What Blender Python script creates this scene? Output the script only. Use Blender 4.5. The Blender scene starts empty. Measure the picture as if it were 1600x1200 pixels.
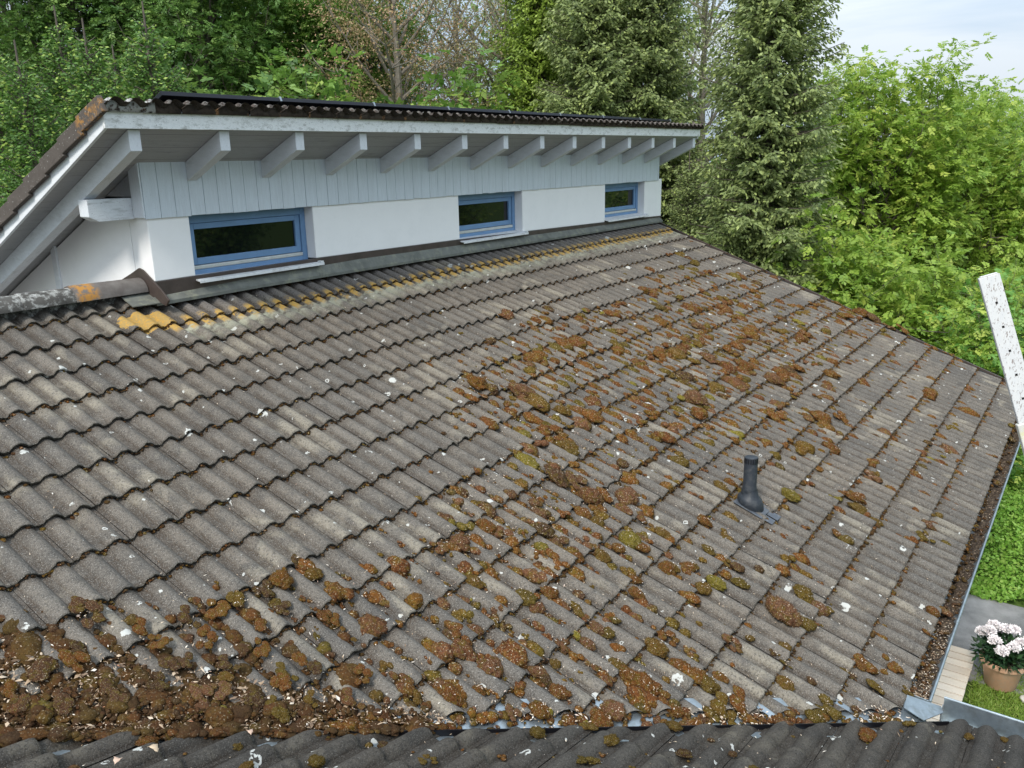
import bpy, bmesh, math, random
import numpy as np
from mathutils import Vector, Matrix, Euler
random.seed(7); RNG = np.random.default_rng(7)
SC = bpy.context.scene
rad = math.radians
# ------------------------------------------------------------------ camera
CAM = np.array([0.0, -5.9143, 1.1975])
cd = bpy.data.cameras.new("camera"); cam = bpy.data.objects.new("camera", cd)
SC.collection.objects.link(cam); SC.camera = cam
cam.location = CAM; cam.rotation_euler = (rad(74.6696), rad(1.0898), rad(-54.6498))
cd.sensor_width = 36.0; cd.lens = 1293.89/1600*36; cd.clip_start = 0.05; cd.clip_end = 800
# ------------------------------------------------------------------ world + sun (bright overcast, light from the upper left)
SUN_EL, SUN_AZ = rad(48), rad(262)          # compass azimuth, clockwise from +Y
w = bpy.data.worlds.new("World"); SC.world = w; w.use_nodes = True
nt = w.node_tree; nt.nodes.clear()
sky = nt.nodes.new("ShaderNodeTexSky"); sky.sky_type = 'NISHITA'; sky.sun_disc = False
sky.sun_elevation = SUN_EL; sky.sun_rotation = SUN_AZ; sky.air_density = 1.0; sky.dust_density = 2.5; sky.ozone_density = 1.0
tc = nt.nodes.new("ShaderNodeTexCoord")
mp = nt.nodes.new("ShaderNodeMapping"); mp.inputs['Scale'].default_value = (1.0, 1.0, 4.5)
nz = nt.nodes.new("ShaderNodeTexNoise"); nz.inputs['Scale'].default_value = 1.9; nz.inputs['Detail'].default_value = 7; nz.inputs['Roughness'].default_value = .56
nz.inputs['Distortion'].default_value = .5
rp = nt.nodes.new("ShaderNodeValToRGB"); rp.color_ramp.elements[0].position = .33; rp.color_ramp.elements[1].position = .66
rp.color_ramp.elements[0].color = (.80, .80, .80, 1); rp.color_ramp.elements[1].color = (1, 1, 1, 1)
cl = nt.nodes.new("ShaderNodeMix"); cl.data_type = 'RGBA'
cl.inputs['A'].default_value = (7.9, 10.0, 12.6, 1); cl.inputs['B'].default_value = (12.0, 13.2, 14.4, 1)
mx = nt.nodes.new("ShaderNodeMix"); mx.data_type = 'RGBA'
bg = nt.nodes.new("ShaderNodeBackground"); bg.inputs['Strength'].default_value = .095
ow = nt.nodes.new("ShaderNodeOutputWorld")
L = nt.links.new
L(tc.outputs['Generated'], mp.inputs['Vector']); L(mp.outputs[0], nz.inputs['Vector']); L(nz.outputs['Fac'], rp.inputs['Fac'])
L(rp.outputs[0], mx.inputs['Factor']); r2_ = nt.nodes.new('ShaderNodeMapRange'); r2_.inputs['From Min'].default_value = .40; r2_.inputs['From Max'].default_value = .60; L(nz.outputs['Fac'], r2_.inputs['Value']); L(r2_.outputs[0], cl.inputs['Factor'])
sx = nt.nodes.new("ShaderNodeSeparateXYZ"); L(tc.outputs['Generated'], sx.inputs[0])
gr_ = nt.nodes.new("ShaderNodeMath"); gr_.operation = 'MULTIPLY_ADD'; gr_.use_clamp = True; L(sx.outputs[2], gr_.inputs[0]); gr_.inputs[1].default_value = .85; gr_.inputs[2].default_value = .36
gm_ = nt.nodes.new("ShaderNodeVectorMath"); gm_.operation = 'SCALE'; L(cl.outputs['Result'], gm_.inputs[0]); L(gr_.outputs[0], gm_.inputs['Scale'])
L(sky.outputs[0], mx.inputs['A']); L(gm_.outputs[0], mx.inputs['B']); L(mx.outputs['Result'], bg.inputs['Color']); L(bg.outputs[0], ow.inputs[0])
sd = bpy.data.lights.new("sun", 'SUN'); so = bpy.data.objects.new("sun", sd); SC.collection.objects.link(so)
sd.energy = 2.0; sd.angle = rad(12); sd.color = (1.0, .95, .88)
sdir = Vector((math.sin(SUN_AZ)*math.cos(SUN_EL), math.cos(SUN_AZ)*math.cos(SUN_EL), math.sin(SUN_EL)))
so.rotation_euler = sdir.to_track_quat('Z', 'Y').to_euler()
SC.view_settings.view_transform = 'Standard'; SC.view_settings.look = 'None'
SC.view_settings.exposure = 0.74; SC.view_settings.gamma = 1.0
# ------------------------------------------------------------------ helpers
def tag(o, label=None, cat=None, group=None, kind=None):
    if label: o['label'] = label
    if cat: o['category'] = cat
    if group: o['group'] = group
    if kind: o['kind'] = kind
    return o
def link(o, parent=None):
    SC.collection.objects.link(o)
    if parent is not None: o.parent = parent
    return o
def empty(name, loc=(0, 0, 0), rot=(0, 0, 0)):
    o = bpy.data.objects.new(name, None); o.location = loc; o.rotation_euler = rot; o.empty_display_size = .3
    return link(o)
def npmesh(name, V, F, mat, smooth=False, attr=None):
    """V (n,3), F (m,3|4) index array; attr: dict name->(n,4) point colours"""
    V = np.asarray(V, np.float32); F = np.asarray(F, np.int32)
    me = bpy.data.meshes.new(name); n, m, c = len(V), len(F), F.shape[1]
    me.vertices.add(n); me.vertices.foreach_set('co', V.ravel())
    me.loops.add(m*c); me.loops.foreach_set('vertex_index', F.ravel())
    me.polygons.add(m); me.polygons.foreach_set('loop_start', np.arange(0, m*c, c, dtype=np.int32))
    try: me.polygons.foreach_set('loop_total', np.full(m, c, np.int32))
    except Exception: pass
    me.update(calc_edges=True)
    if smooth: me.polygons.foreach_set('use_smooth', np.ones(m, bool))
    if attr:
        for k, a in attr.items():
            at = me.attributes.new(k, 'FLOAT_COLOR', 'POINT'); at.data.foreach_set('color', np.asarray(a, np.float32).ravel())
    if mat: me.materials.append(mat)
    me.update()
    return me
def nobj(name, V, F, mat, parent=None, **kw):
    return link(bpy.data.objects.new(name, npmesh(name, V, F, mat, **kw)), parent)
class MB:
    """collects boxes, bars, tubes; builds ONE mesh object (world coordinates)"""
    def __init__(s): s.v = []; s.f = []
    def hexa(s, p):   # 8 points: bottom 4 ccw, top 4 ccw
        b = len(s.v); s.v += [tuple(map(float, q)) for q in p]
        for f in ((0, 3, 2, 1), (4, 5, 6, 7), (0, 1, 5, 4), (1, 2, 6, 5), (2, 3, 7, 6), (3, 0, 4, 7)): s.f.append(tuple(b+i for i in f))
        return s
    def box(s, x0, x1, y0, y1, z0, z1):
        return s.hexa([(x0, y0, z0), (x1, y0, z0), (x1, y1, z0), (x0, y1, z0), (x0, y0, z1), (x1, y0, z1), (x1, y1, z1), (x0, y1, z1)])
    def prism(s, poly, a, b, axis=0):
        """poly in the two other axes, extruded from a to b along axis"""
        n = len(poly); base = len(s.v)
        for t in (a, b):
            for q in poly:
                p = list(q); p.insert(axis, t); s.v.append(tuple(p))
        s.f.append(tuple(base+i for i in range(n))[::-1]); s.f.append(tuple(base+n+i for i in range(n)))
        for i in range(n):
            j = (i+1) % n; s.f.append((base+i, base+j, base+n+j, base+n+i))
        return s
    def tube(s, pts, rads, seg=10, cap=True):
        pts = [np.array(p, float) for p in pts]
        if np.isscalar(rads): rads = [rads]*len(pts)
        base = len(s.v); prev = None
        for i, p in enumerate(pts):
            d = pts[min(i+1, len(pts)-1)]-pts[max(i-1, 0)]; d /= np.linalg.norm(d)+1e-9
            if prev is None:
                a = np.array([0, 0, 1.]) if abs(d[2]) < .9 else np.array([1., 0, 0])
                prev = np.cross(d, a)
            x = prev-d*(prev@d); x /= np.linalg.norm(x); y = np.cross(d, x); prev = x
            for k in range(seg):
                t = 2*math.pi*k/seg; s.v.append(tuple(p+rads[i]*(x*math.cos(t)+y*math.sin(t))))
        for i in range(len(pts)-1):
            for k in range(seg):
                a = base+i*seg+k; b = base+i*seg+(k+1) % seg; s.f.append((a, b, b+seg, a+seg))
        if cap:
            s.f.append(tuple(base+k for k in range(seg))[::-1]); s.f.append(tuple(base+(len(pts)-1)*seg+k for k in range(seg)))
        return s
    def lathe(s, prof, c, seg=24):
        base = len(s.v)
        for r, z in prof:
            for k in range(seg):
                t = 2*math.pi*k/seg; s.v.append((c[0]+r*math.cos(t), c[1]+r*math.sin(t), c[2]+z))
        for i in range(len(prof)-1):
            for k in range(seg):
                a = base+i*seg+k; b = base+i*seg+(k+1) % seg; s.f.append((a, b, b+seg, a+seg))
        return s
    def build(s, name, mat, parent=None, bevel=0, smooth=False, origin=None):
        me = bpy.data.meshes.new(name); v = s.v
        if origin is not None: v = [tuple(np.array(p)-np.array(origin)) for p in v]
        me.from_pydata(v, [], s.f); me.materials.append(mat); me.update()
        bm = bmesh.new(); bm.from_mesh(me); bmesh.ops.recalc_face_normals(bm, faces=bm.faces); bm.to_mesh(me); bm.free()
        if smooth:
            for p in me.polygons: p.use_smooth = True
            me.set_sharp_from_angle(angle=rad(40))
        o = link(bpy.data.objects.new(name, me), parent)
        if origin is not None and parent is None: o.location = origin
        if bevel:
            m = o.modifiers.new('bevel', 'BEVEL'); m.width = bevel; m.segments = 2; m.limit_method = 'ANGLE'
        return o
# ------------------------------------------------------------------ node helper
class G:
    def __init__(s, name, rough=.8, spec=.3):
        s.m = bpy.data.materials.new(name); s.m.use_nodes = True; s.t = s.m.node_tree; s.b = s.t.nodes['Principled BSDF']
        s.b.inputs['Roughness'].default_value = rough; s.b.inputs['Specular IOR Level'].default_value = spec
        s.tc = s.t.nodes.new('ShaderNodeTexCoord'); s.obj = s.tc.outputs['Object']
    def link(s, a, b): s.t.links.new(a, b)
    def inp(s, sock, v):
        if isinstance(v, bpy.types.NodeSocket): s.link(v, sock)
        elif isinstance(v, (tuple, list)) and len(v) == 3 and len(sock.default_value) == 4: sock.default_value = (*v, 1)
        else: sock.default_value = v
    def map(s, scale=(1, 1, 1), rot=(0, 0, 0), src=None):
        n = s.t.nodes.new('ShaderNodeMapping'); n.inputs['Scale'].default_value = scale; n.inputs['Rotation'].default_value = rot
        s.link(src or s.obj, n.inputs['Vector']); return n.outputs[0]
    def noise(s, scale, det=3, rough=.55, vec=None, dist=0, out='Fac'):
        n = s.t.nodes.new('ShaderNodeTexNoise'); n.inputs['Scale'].default_value = scale; n.inputs['Detail'].default_value = det
        n.inputs['Roughness'].default_value = rough; n.inputs['Distortion'].default_value = dist
        s.link(vec or s.obj, n.inputs['Vector']); return n.outputs[out]
    def vor(s, scale, vec=None, feat='F1', out='Distance', rnd=1):
        n = s.t.nodes.new('ShaderNodeTexVoronoi'); n.feature = feat; n.inputs['Scale'].default_value = scale; n.inputs['Randomness'].default_value = rnd
        s.link(vec or s.obj, n.inputs['Vector']); return n.outputs[out]
    def ramp(s, fac, stops, interp='LINEAR'):
        n = s.t.nodes.new('ShaderNodeValToRGB'); r = n.color_ramp; r.interpolation = interp
        while len(r.elements) < len(stops): r.elements.new(.5)
        for e, (p, c) in zip(r.elements, stops):
            e.position = p; e.color = (*c, 1) if isinstance(c, (tuple, list)) else (c, c, c, 1)
        s.inp(n.inputs['Fac'], fac); return n.outputs[0]
    def mix(s, f, a, b, mode='MIX'):
        n = s.t.nodes.new('ShaderNodeMix'); n.data_type = 'RGBA'; n.blend_type = mode
        s.inp(n.inputs['Factor'], f); s.inp(n.inputs['A'], a); s.inp(n.inputs['B'], b); return n.outputs['Result']
    def math(s, op, a, b=0., c=0., clamp=False):
        n = s.t.nodes.new('ShaderNodeMath'); n.operation = op; n.use_clamp = clamp
        s.inp(n.inputs[0], a); s.inp(n.inputs[1], b); s.inp(n.inputs[2], c); return n.outputs[0]
    def sep(s, v, col=False):
        n = s.t.nodes.new('ShaderNodeSeparateColor' if col else 'ShaderNodeSeparateXYZ'); s.link(v, n.inputs[0]); return n.outputs
    def attr(s, name):
        n = s.t.nodes.new('ShaderNodeAttribute'); n.attribute_name = name; return n
    def objrand(s): return s.t.nodes.new('ShaderNodeObjectInfo').outputs['Random']
    def bump(s, h, strength=.4, dist=.01, normal=None):
        n = s.t.nodes.new('ShaderNodeBump'); n.inputs['Strength'].default_value = strength; n.inputs['Distance'].default_value = dist
        s.link(h, n.inputs['Height'])
        if normal: s.link(normal, n.inputs['Normal'])
        s.link(n.outputs[0], s.b.inputs['Normal']); return n.outputs[0]
    def col(s, c): s.inp(s.b.inputs['Base Color'], c); return s
# ------------------------------------------------------------------ materials
def tile_mat(name, dark=1.0, warm=1.0, orange=True, lo=0.):
    g = G(name, .88, .25)
    a = g.attr('tile'); A = g.sep(a.outputs['Color'], True); R, T, Cr = A[0], A[1], A[2]; New = a.outputs['Alpha']
    big = g.noise(.8, 3); med = g.noise(7, 4, .6); fine = g.noise(75, 3, .8); gr = g.noise(190, 2, .7)
    c = g.mix(g.ramp(R, [(0, 0), (1, 1)]), (.082*dark, .075*dark, .066*dark), (.138*dark*warm, .121*dark, .100*dark))
    c = g.mix(g.ramp(big, [(.35, 0), (.7, .7)]), c, (.155*dark, .128*dark, .098*dark))
    c = g.mix(g.ramp(med, [(.3, .75), (.5, 0)]), c, (.060*dark, .055*dark, .048*dark))
    # newer smooth row under the flashing
    c = g.mix(New, c, (.150, .132, .118))
    # pale weathered patches
    pp = g.noise(2.6, 4, .6, vec=g.map((1, .6, 1)), dist=.6)
    c = g.mix(g.ramp(pp, [(.56, 0), (.66, .7)]), c, (.26*dark, .228*dark, .172*dark))
    # soil and dead moss in the troughs and under the upper course
    tr = g.math('SUBTRACT', 1., Cr); dm = g.noise(9, 4, .7)
    f = g.math('MULTIPLY', g.ramp(tr, [(.45, 0), (.95, 1)]), g.ramp(dm, [(.30, .1), (.55, 1)]))
    up = g.ramp(T, [(.02, 1), (.28, 0)])
    f = g.math('MAXIMUM', f, g.math('MULTIPLY', up, g.ramp(dm, [(.3, .3), (.6, .95)])))
    c = g.mix(g.math('MULTIPLY', f, .85), c, (.052*dark, .038*dark, .026*dark))
    # dark mossy rim of the lower edge
    c = g.mix(g.math('MULTIPLY', g.ramp(T, [(.965, 0), (.995, 1)]), .8), c, (.03, .027, .018))
    # granular speckle
    c = g.mix(g.ramp(fine, [(.36, .75), (.5, 0)]), c, (.035*dark, .032*dark, .028*dark))
    c = g.mix(g.ramp(gr, [(.54, 0), (.68, .6)]), c, (.34*dark, .32*dark, .285*dark))
    # crustose lichen: spots and open rings
    lo_add = lo
    for sc, vec, lo, seed in ((7.5, g.map((1, 1, 1), (0, 0, .3)), .83, 0), (17., g.map((1, 1, 1), (.4, .2, .9)), .85, 1)):
        wv = g.noise(30, 3, .6, out='Color', vec=vec)
        vv = g.mix(.06 if seed == 0 else .04, vec, wv, 'ADD')
        n = g.t.nodes.new('ShaderNodeTexVoronoi'); n.inputs['Scale'].default_value = sc; g.link(vv, n.inputs['Vector'])
        cs = g.sep(n.outputs['Color'], True); d = n.outputs['Distance']
        on = g.math('GREATER_THAN', cs[0], lo-lo_add)
        rmax = g.math('MULTIPLY_ADD', g.math('POWER', cs[1], 2.), .20, .09)
        disc = g.math('LESS_THAN', d, rmax)
        ring = g.math('MULTIPLY', disc, g.math('GREATER_THAN', d, g.math('MULTIPLY', rmax, .55)))
        isring = g.math('GREATER_THAN', cs[2], .55)
        m = g.math('ADD', g.math('MULTIPLY', ring, isring), g.math('MULTIPLY', disc, g.math('SUBTRACT', 1., isring)))
        half = g.ramp(g.noise(14, 2, .5), [(.40, 0), (.46, 1)])
        m = g.math('MULTIPLY', g.math('MULTIPLY', m, on), half)
        c = g.mix(g.math('MULTIPLY', m, .85), c, (.50, .50, .46))
    if orange:
        P = g.sep(g.obj)
        vg = g.math('MULTIPLY', g.ramp(g.math('SUBTRACT', P[0], 12.6), [(.28, 0), (.42, 1)]), g.ramp(g.noise(13, 4, .75), [(.48, 0), (.56, .8)])); c = g.mix(vg, c, (.42, .41, .36))
        yl = g.math('ABSOLUTE', g.math('SUBTRACT', P[1], -.02))
        band = g.math('MULTIPLY', g.ramp(yl, [(.045, 1), (.11, 0)]), g.math('MULTIPLY', g.math('GREATER_THAN', P[0], 3.6), g.ramp(g.noise(8.5, 4, .8), [(.42, 0), (.50, 1)])))
        band = g.math('MULTIPLY', band, g.ramp(Cr, [(.35, 0), (.6, 1)]))
        # big orange patch beside the flashing corner
        dx = g.math('POWER', g.math('DIVIDE', g.math('SUBTRACT', P[0], 3.52), .24), 2.)
        dy = g.math('POWER', g.math('DIVIDE', g.math('SUBTRACT', P[1], .12), .15), 2.)
        pt = g.math('ADD', g.math('ADD', dx, dy), g.math('MULTIPLY', g.noise(16, 4, .7), 1.1))
        pm = g.ramp(pt, [(1.15, 1), (1.42, 0)])
        pm = g.math('LESS_THAN', pt, 1.32)
        band = g.math('MAXIMUM', band, g.math('MULTIPLY', pm, .9))
        # pale green grey wash below that row
        yb = g.math('SUBTRACT', -.03, P[1])
        wash = g.math('MULTIPLY', g.ramp(yb, [(.0, 0), (.02, 1), (.27, 0)]), g.math('MULTIPLY', g.math('GREATER_THAN', P[0], 3.7), g.ramp(g.noise(9, 4, .7), [(.40, 0), (.58, 1)])))
        c = g.mix(g.math('MULTIPLY', wash, .85), c, (.40, .40, .30))
        c = g.mix(band, c, g.mix(g.ramp(g.noise(45, 3, .7), [(.35, 0), (.6, 1)]), (.50, .28, .05), (.34, .24, .09)))
    g.col(c)
    h = g.math('ADD', g.math('MULTIPLY', fine, .6), g.math('MULTIPLY', g.noise(40, 4, .7), 1.))
    g.bump(h, .8, .008)
    return g.m
def moss_mat(name, stuff=False):
    g = G(name, 1., .05)
    if stuff:
        a = g.attr('tile'); A = g.sep(a.outputs['Color'], True); r = A[0]; hgt = A[1]; pile = A[2]
    else:
        r = g.objrand(); a = g.attr('tile'); A = g.sep(a.outputs['Color'], True); hgt = A[1]; pile = None
    n1 = g.noise(2.2 if not stuff else 16, 3, .6); n2 = g.noise(70, 3, .8) if stuff else g.noise(7.5, 4, .8)
    c = g.ramp(r, [(0, (.090, .066, .013)), (.22, (.120, .062, .014)), (.42, (.140, .054, .014)), (.62, (.105, .038, .014)), (.8, (.140, .066, .036)), (.93, (.045, .026, .015)), (1, (.18, .15, .022))])
    c = g.mix(g.ramp(n1, [(.47, 0), (.64, .65)]), c, (.115, .085, .013))
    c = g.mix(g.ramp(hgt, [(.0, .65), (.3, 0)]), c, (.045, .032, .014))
    c = g.mix(g.ramp(n2, [(.32, .85), (.50, 0)]), c, (.022, .014, .007))
    c = g.mix(g.ramp(n2, [(.56, 0), (.70, .65)]), c, (.30, .165, .055))
    sp = g.noise(120 if stuff else 13, 1, .5); c = g.mix(g.ramp(sp, [(.64, 0), (.70, .75)]), c, (.50, .42, .28))
    if pile is not None: c = g.mix(g.math('MULTIPLY', pile, .95), c, g.mix(n1, (.026, .017, .011), (.068, .038, .018)))
    g.col(c); g.bump(n2, .9, .012)
    return g.m
def wood_white(name, base=(.70, .73, .76), dirt=.35, grain=(1, 14, 14), grooves=None, dcol=(.22, .22, .21), thr=.54):
    g = G(name, .55, .35)
    gn = g.noise(6, 5, .65, vec=g.map(grain)); c = g.mix(g.ramp(gn, [(.35, .0), (.62, 1)]), tuple(b*.90 for b in base), base)
    d = g.noise(3, 6, .72, vec=g.map(tuple(.5+.5*q for q in grain)))
    c = g.mix(g.ramp(d, [(thr, 0), (thr+.16, dirt)]), c, dcol)
    sp = g.noise(110, 2, .6); c = g.mix(g.ramp(sp, [(.66, 0), (.72, dirt*1.3)]), c, (.12, .12, .11))
    if grooves:
        ax, pitch, off = grooves; P = g.sep(g.obj)
        fr = g.math('FRACT', g.math('DIVIDE', g.math('ADD', P[ax], off), pitch))
        idx = g.math('FLOOR', g.math('DIVIDE', g.math('ADD', P[ax], off), pitch))
        wn = g.t.nodes.new('ShaderNodeTexWhiteNoise'); wn.noise_dimensions = '1D'; g.link(idx, wn.inputs['W'])
        c = g.mix(g.math('MULTIPLY', wn.outputs['Value'], .16), c, (.45, .48, .50))
    g.col(c); g.bump(g.math('ADD', gn, g.math('MULTIPLY', sp, .3)), .25, .004)
    return g.m
def plain(name, c, rough=.6, metal=0, var=.25, scale=8, bump=.2, spec=.4, dirt=None):
    g = G(name, rough, spec); n = g.noise(scale, 5, .65)
    k = g.mix(g.ramp(n, [(.3, 0), (.7, 1)]), tuple(q*(1-var) for q in c), tuple(min(1, q*(1+var*.6)) for q in c))
    if dirt:
        k = g.mix(g.ramp(g.noise(scale*1.7, 5, .7), [(.50, 0), (.64, dirt[3])]), k, dirt[:3])
    g.col(k); g.b.inputs['Metallic'].default_value = metal
    if bump: g.bump(g.noise(scale*8, 3, .7), bump, .004)
    return g.m
M = {}
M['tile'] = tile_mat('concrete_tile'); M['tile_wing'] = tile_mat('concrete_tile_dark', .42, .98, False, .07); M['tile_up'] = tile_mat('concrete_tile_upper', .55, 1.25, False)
M['moss'] = moss_mat('moss'); M['moss_stuff'] = moss_mat('moss_carpet', True)
M['render'] = plain('white_render', (.87, .86, .845), .85, var=.02, scale=3, bump=.3, spec=.2, dirt=(.70, .70, .69, .12))
M['clad'] = wood_white('pale_blue_white_boards', (.63, .69, .74), .22, (14, 14, 1), (0, .1365, -.009), (.40, .43, .45))
M['cladside'] = wood_white('white_corner_board', (.70, .74, .78), .2, (14, 14, 1))
M['fascia'] = wood_white('white_fascia', (.80, .81, .80), .8, (7, 16, 16), None, (.34, .34, .31), .51)
M['rake'] = wood_white('white_bargeboard', (.78, .80, .82), .15, (10, 1.2, 5))
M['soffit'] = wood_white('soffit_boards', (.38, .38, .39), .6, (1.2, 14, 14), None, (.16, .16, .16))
M['rafter'] = wood_white('white_rafter', (.66, .68, .71), .3, (12, 1.6, 6))
M['purlin'] = wood_white('weathered_purlin', (.70, .73, .76), .6, (1.5, 12, 12))
M['blue'] = plain('blue_window_paint', (.155, .275, .455), .45, var=.10, scale=10, bump=.08)
M['alu'] = plain('alu_strip', (.60, .60, .58), .45, .3, var=.15, scale=12, bump=.05)
M['sill'] = plain('white_sill', (.74, .75, .75), .5, var=.12, scale=9, bump=.1, dirt=(.35, .35, .33, .4))
M['zinc'] = plain('zinc', (.33, .38, .41), .42, .75, var=.35, scale=7, bump=.12, dirt=(.22, .24, .23, .6))
M['zincdull'] = plain('dull_flashing', (.155, .160, .140), .75, .15, var=.3, scale=6, bump=.3, dirt=(.26, .26, .19, .6))
M['brownmetal'] = plain('brown_flashing', (.075, .056, .048), .5, .2, var=.3, scale=9, bump=.2)
M['black'] = plain('black_rail', (.010, .010, .013), .4, .3, var=.2)
M['panelframe'] = plain('panel_frame', (.016, .017, .022), .35, .6, var=.1, bump=0)
M['dark'] = plain('dark_underlay', (.012, .011, .010), .9, var=.2)
M['pipe'] = plain('grey_plastic', (.022, .027, .034), .5, var=.18, scale=14, bump=.06, dirt=(.12, .12, .11, .25))
M['soil'] = plain('soil', (.045, .033, .024), 1., var=.5, scale=30, bump=1., spec=.1, dirt=(.16, .12, .08, .7))
M['terracotta'] = plain('terracotta', (.72, .42, .27), .75, var=.15, scale=6, bump=.1, dirt=(.55, .42, .32, .5))
M['stone'] = plain('pale_stone', (.55, .52, .46), .8, var=.2, scale=9)
def glass():
    g = G('window_glass', .02, .5); g.col((.004, .005, .006)); g.b.inputs['IOR'].default_value = 1.5
    return g.m
M['glass'] = glass()
def leaf_mat(name, c1, c2, trans=.35, c3=None, rough=.5):
    g = G(name, rough, .35)
    a = g.attr('leaf'); A = g.sep(a.outputs['Color'], True)
    c = g.mix(A[0], c1, c2)
    c = g.mix(g.math('MULTIPLY', A[1], .85), c, c3 or tuple(.6*x for x in c1))
    g.col(c)
    tr = g.t.nodes.new('ShaderNodeBsdfTranslucent'); g.link(c, tr.inputs['Color'])
    ms = g.t.nodes.new('ShaderNodeMixShader'); ms.inputs[0].default_value = trans
    out = [n for n in g.t.nodes if n.type == 'OUTPUT_MATERIAL'][0]
    g.link(g.b.outputs[0], ms.inputs[1]); g.link(tr.outputs[0], ms.inputs[2]); g.link(ms.outputs[0], out.inputs[0])
    return g.m
M['leaf_bright'] = leaf_mat('leaf_bright', (.185, .31, .045), (.37, .50, .08), .45, (.56, .62, .13))
M['leaf_mid'] = leaf_mat('leaf_mid', (.12, .23, .045), (.23, .38, .07), .4, (.40, .50, .11))
M['leaf_dark'] = leaf_mat('leaf_dark', (.07, .145, .035), (.145, .26, .055), .35, (.27, .39, .09))
M['leaf_copper'] = leaf_mat('leaf_copper', (.36, .30, .15), (.50, .32, .19), .35, (.28, .36, .10))
M['leaf_olive'] = leaf_mat('leaf_olive', (.24, .28, .11), (.36, .38, .17), .35, (.40, .40, .20))
M['needle_old'] = leaf_mat('needle_old', (.17, .22, .085), (.28, .34, .12), .25, (.46, .54, .17))
M['needle_green'] = leaf_mat('needle_green', (.19, .28, .04), (.31, .43, .07), .25, (.42, .55, .10))
M['needle_young'] = leaf_mat('needle_young', (.07, .15, .035), (.15, .28, .05), .25, (.46, .58, .12))
M['bark'] = plain('bark', (.12, .10, .08), .95, var=.4, scale=9, bump=.8)
M['barkpale'] = plain('bark_pale', (.24, .21, .17), .9, var=.35, scale=9, bump=.6)
# ------------------------------------------------------------------ tiled roofs
TH = rad(20.665); D = .3338; RIB = .15; CREST0 = 1.5795 % .15
cT, sT = math.cos(TH), math.sin(TH)
class Frame:
    def __init__(s, O, U, V, Nn): s.O, s.U, s.V, s.N = [np.array(q, float) for q in (O, U, V, Nn)]
    def P(s, u, v, h):
        u, v, h = np.broadcast_arrays(*[np.asarray(q, float) for q in (u, v, h)])
        return s.O+u[..., None]*s.U+v[..., None]*s.V+h[..., None]*s.N
    def uv(s, P):
        d = np.asarray(P, float)-s.O; return d@s.U, d@s.V
MAIN = Frame((0, 0, 0), (1, 0, 0), (0, -cT, -sT), (0, -sT, cT))
TW = rad(16.1); ZW = -2.030-math.tan(TW)*(5.0-4.785)
WING = Frame((5.0, 0, ZW), (0, 1, 0), (math.cos(TW), 0, -math.sin(TW)), (math.sin(TW), 0, math.cos(TW)))
TU = rad(24.9)
UP = Frame((0, -.27, 1.637), (1, 0, 0), (0, math.cos(TU), -math.sin(TU)), (0, math.sin(TU), math.cos(TU)))
H0 = -.055; AMP = .035
def prof(s, p=.85):   # s in ribs from a crest: rounded rib, flat trough
    q = np.abs((np.asarray(s, float)+.5) % 1-.5)
    w_, e = (.35, .80) if p < 1 else (.33, .72)
    return AMP*(np.maximum(0, np.cos(np.pi/2*np.clip(q/w_, 0, 1)))**e-.06*np.clip((q-w_)/(.5-w_), 0, 1))
def tiles(frame, cells, crest0, p=.85, seed=0, ns=28, thick=.019, edge=.004):
    """cells: list of (col, k, newer flag). crest at crest0 + RIB*i, two ribs per tile; lower edge at v=(k-2)*D"""
    r = np.random.default_rng(seed); ts = np.array([-.2, .02, .3, .7, .95, 1.0, 1.0]); n = ns+1; m = len(ts)
    s = np.linspace(0, 1, n); V = []; A = []; F = []
    q = np.array([(i*n+j, i*n+j+1, (i+1)*n+j+1, (i+1)*n+j) for i in range(m-1) for j in range(ns)]); base = 0
    for col, k, newf in cells:
        u0 = crest0-.075+col*2*RIB; j1, j2, j3, j4 = r.normal(0, 1, 4)
        u = u0+.0015+s*(2*RIB-.003); v = (k-3+ts)*D
        S, T = np.meshgrid(s, ts); U_ = np.broadcast_to(u, S.shape).copy(); Vv = np.broadcast_to(v[:, None], S.shape).copy()
        h = H0+prof((U_-crest0)/RIB, p)+.028*T+.0022*j1*T+.0022*j2*(S-.5)
        jag = r.normal(0, 1, n)*edge; jag = jag*.6+np.roll(jag, 1)*.4
        Vv[-3:] += jag+.0016*j3+.0022*j4*(s-.5)
        h[-2] -= .004; h[-1] -= thick+r.normal(0, .0012, n); Vv[-1] -= .004; h[-3] += r.normal(0, .0005, n)
        V.append(frame.P(U_, Vv, h).reshape(-1, 3)); rr = r.random()
        a = np.zeros((m, n, 4)); a[..., 0] = rr; a[..., 1] = np.clip(T, 0, 1); a[-1, :, 1] = 1; a[..., 2] = prof((U_-crest0)/RIB, p)/AMP; a[..., 3] = newf
        A.append(a.reshape(-1, 4)); F.append(q+base); base += m*n
    return np.concatenate(V), np.concatenate(F), np.concatenate(A)
def cut(o, co, no):
    """remove what lies on the side the normal points to"""
    bm = bmesh.new(); bm.from_mesh(o.data)
    bmesh.ops.bisect_plane(bm, geom=bm.verts[:]+bm.edges[:]+bm.faces[:], dist=1e-5, plane_co=co, plane_no=no, clear_outer=True)
    bm.to_mesh(o.data); bm.free()
VA = np.array([2.445, -3.525, 0]); VB = np.array([4.785, -5.32, 0]); vd = (VB-VA)/np.linalg.norm(VB-VA)
vn = np.array([vd[1], -vd[0], 0])      # plan normal pointing to the wing (towards -y, -x)
XV = 13.10
house = empty('house', (8.0, 0, -4.8)); HI = Matrix.Translation((8.0, 0, -4.8)).inverted()
tag(house, 'white house with grey tiled roof, blue clerestory windows and raised upper roof', 'house')
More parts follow.
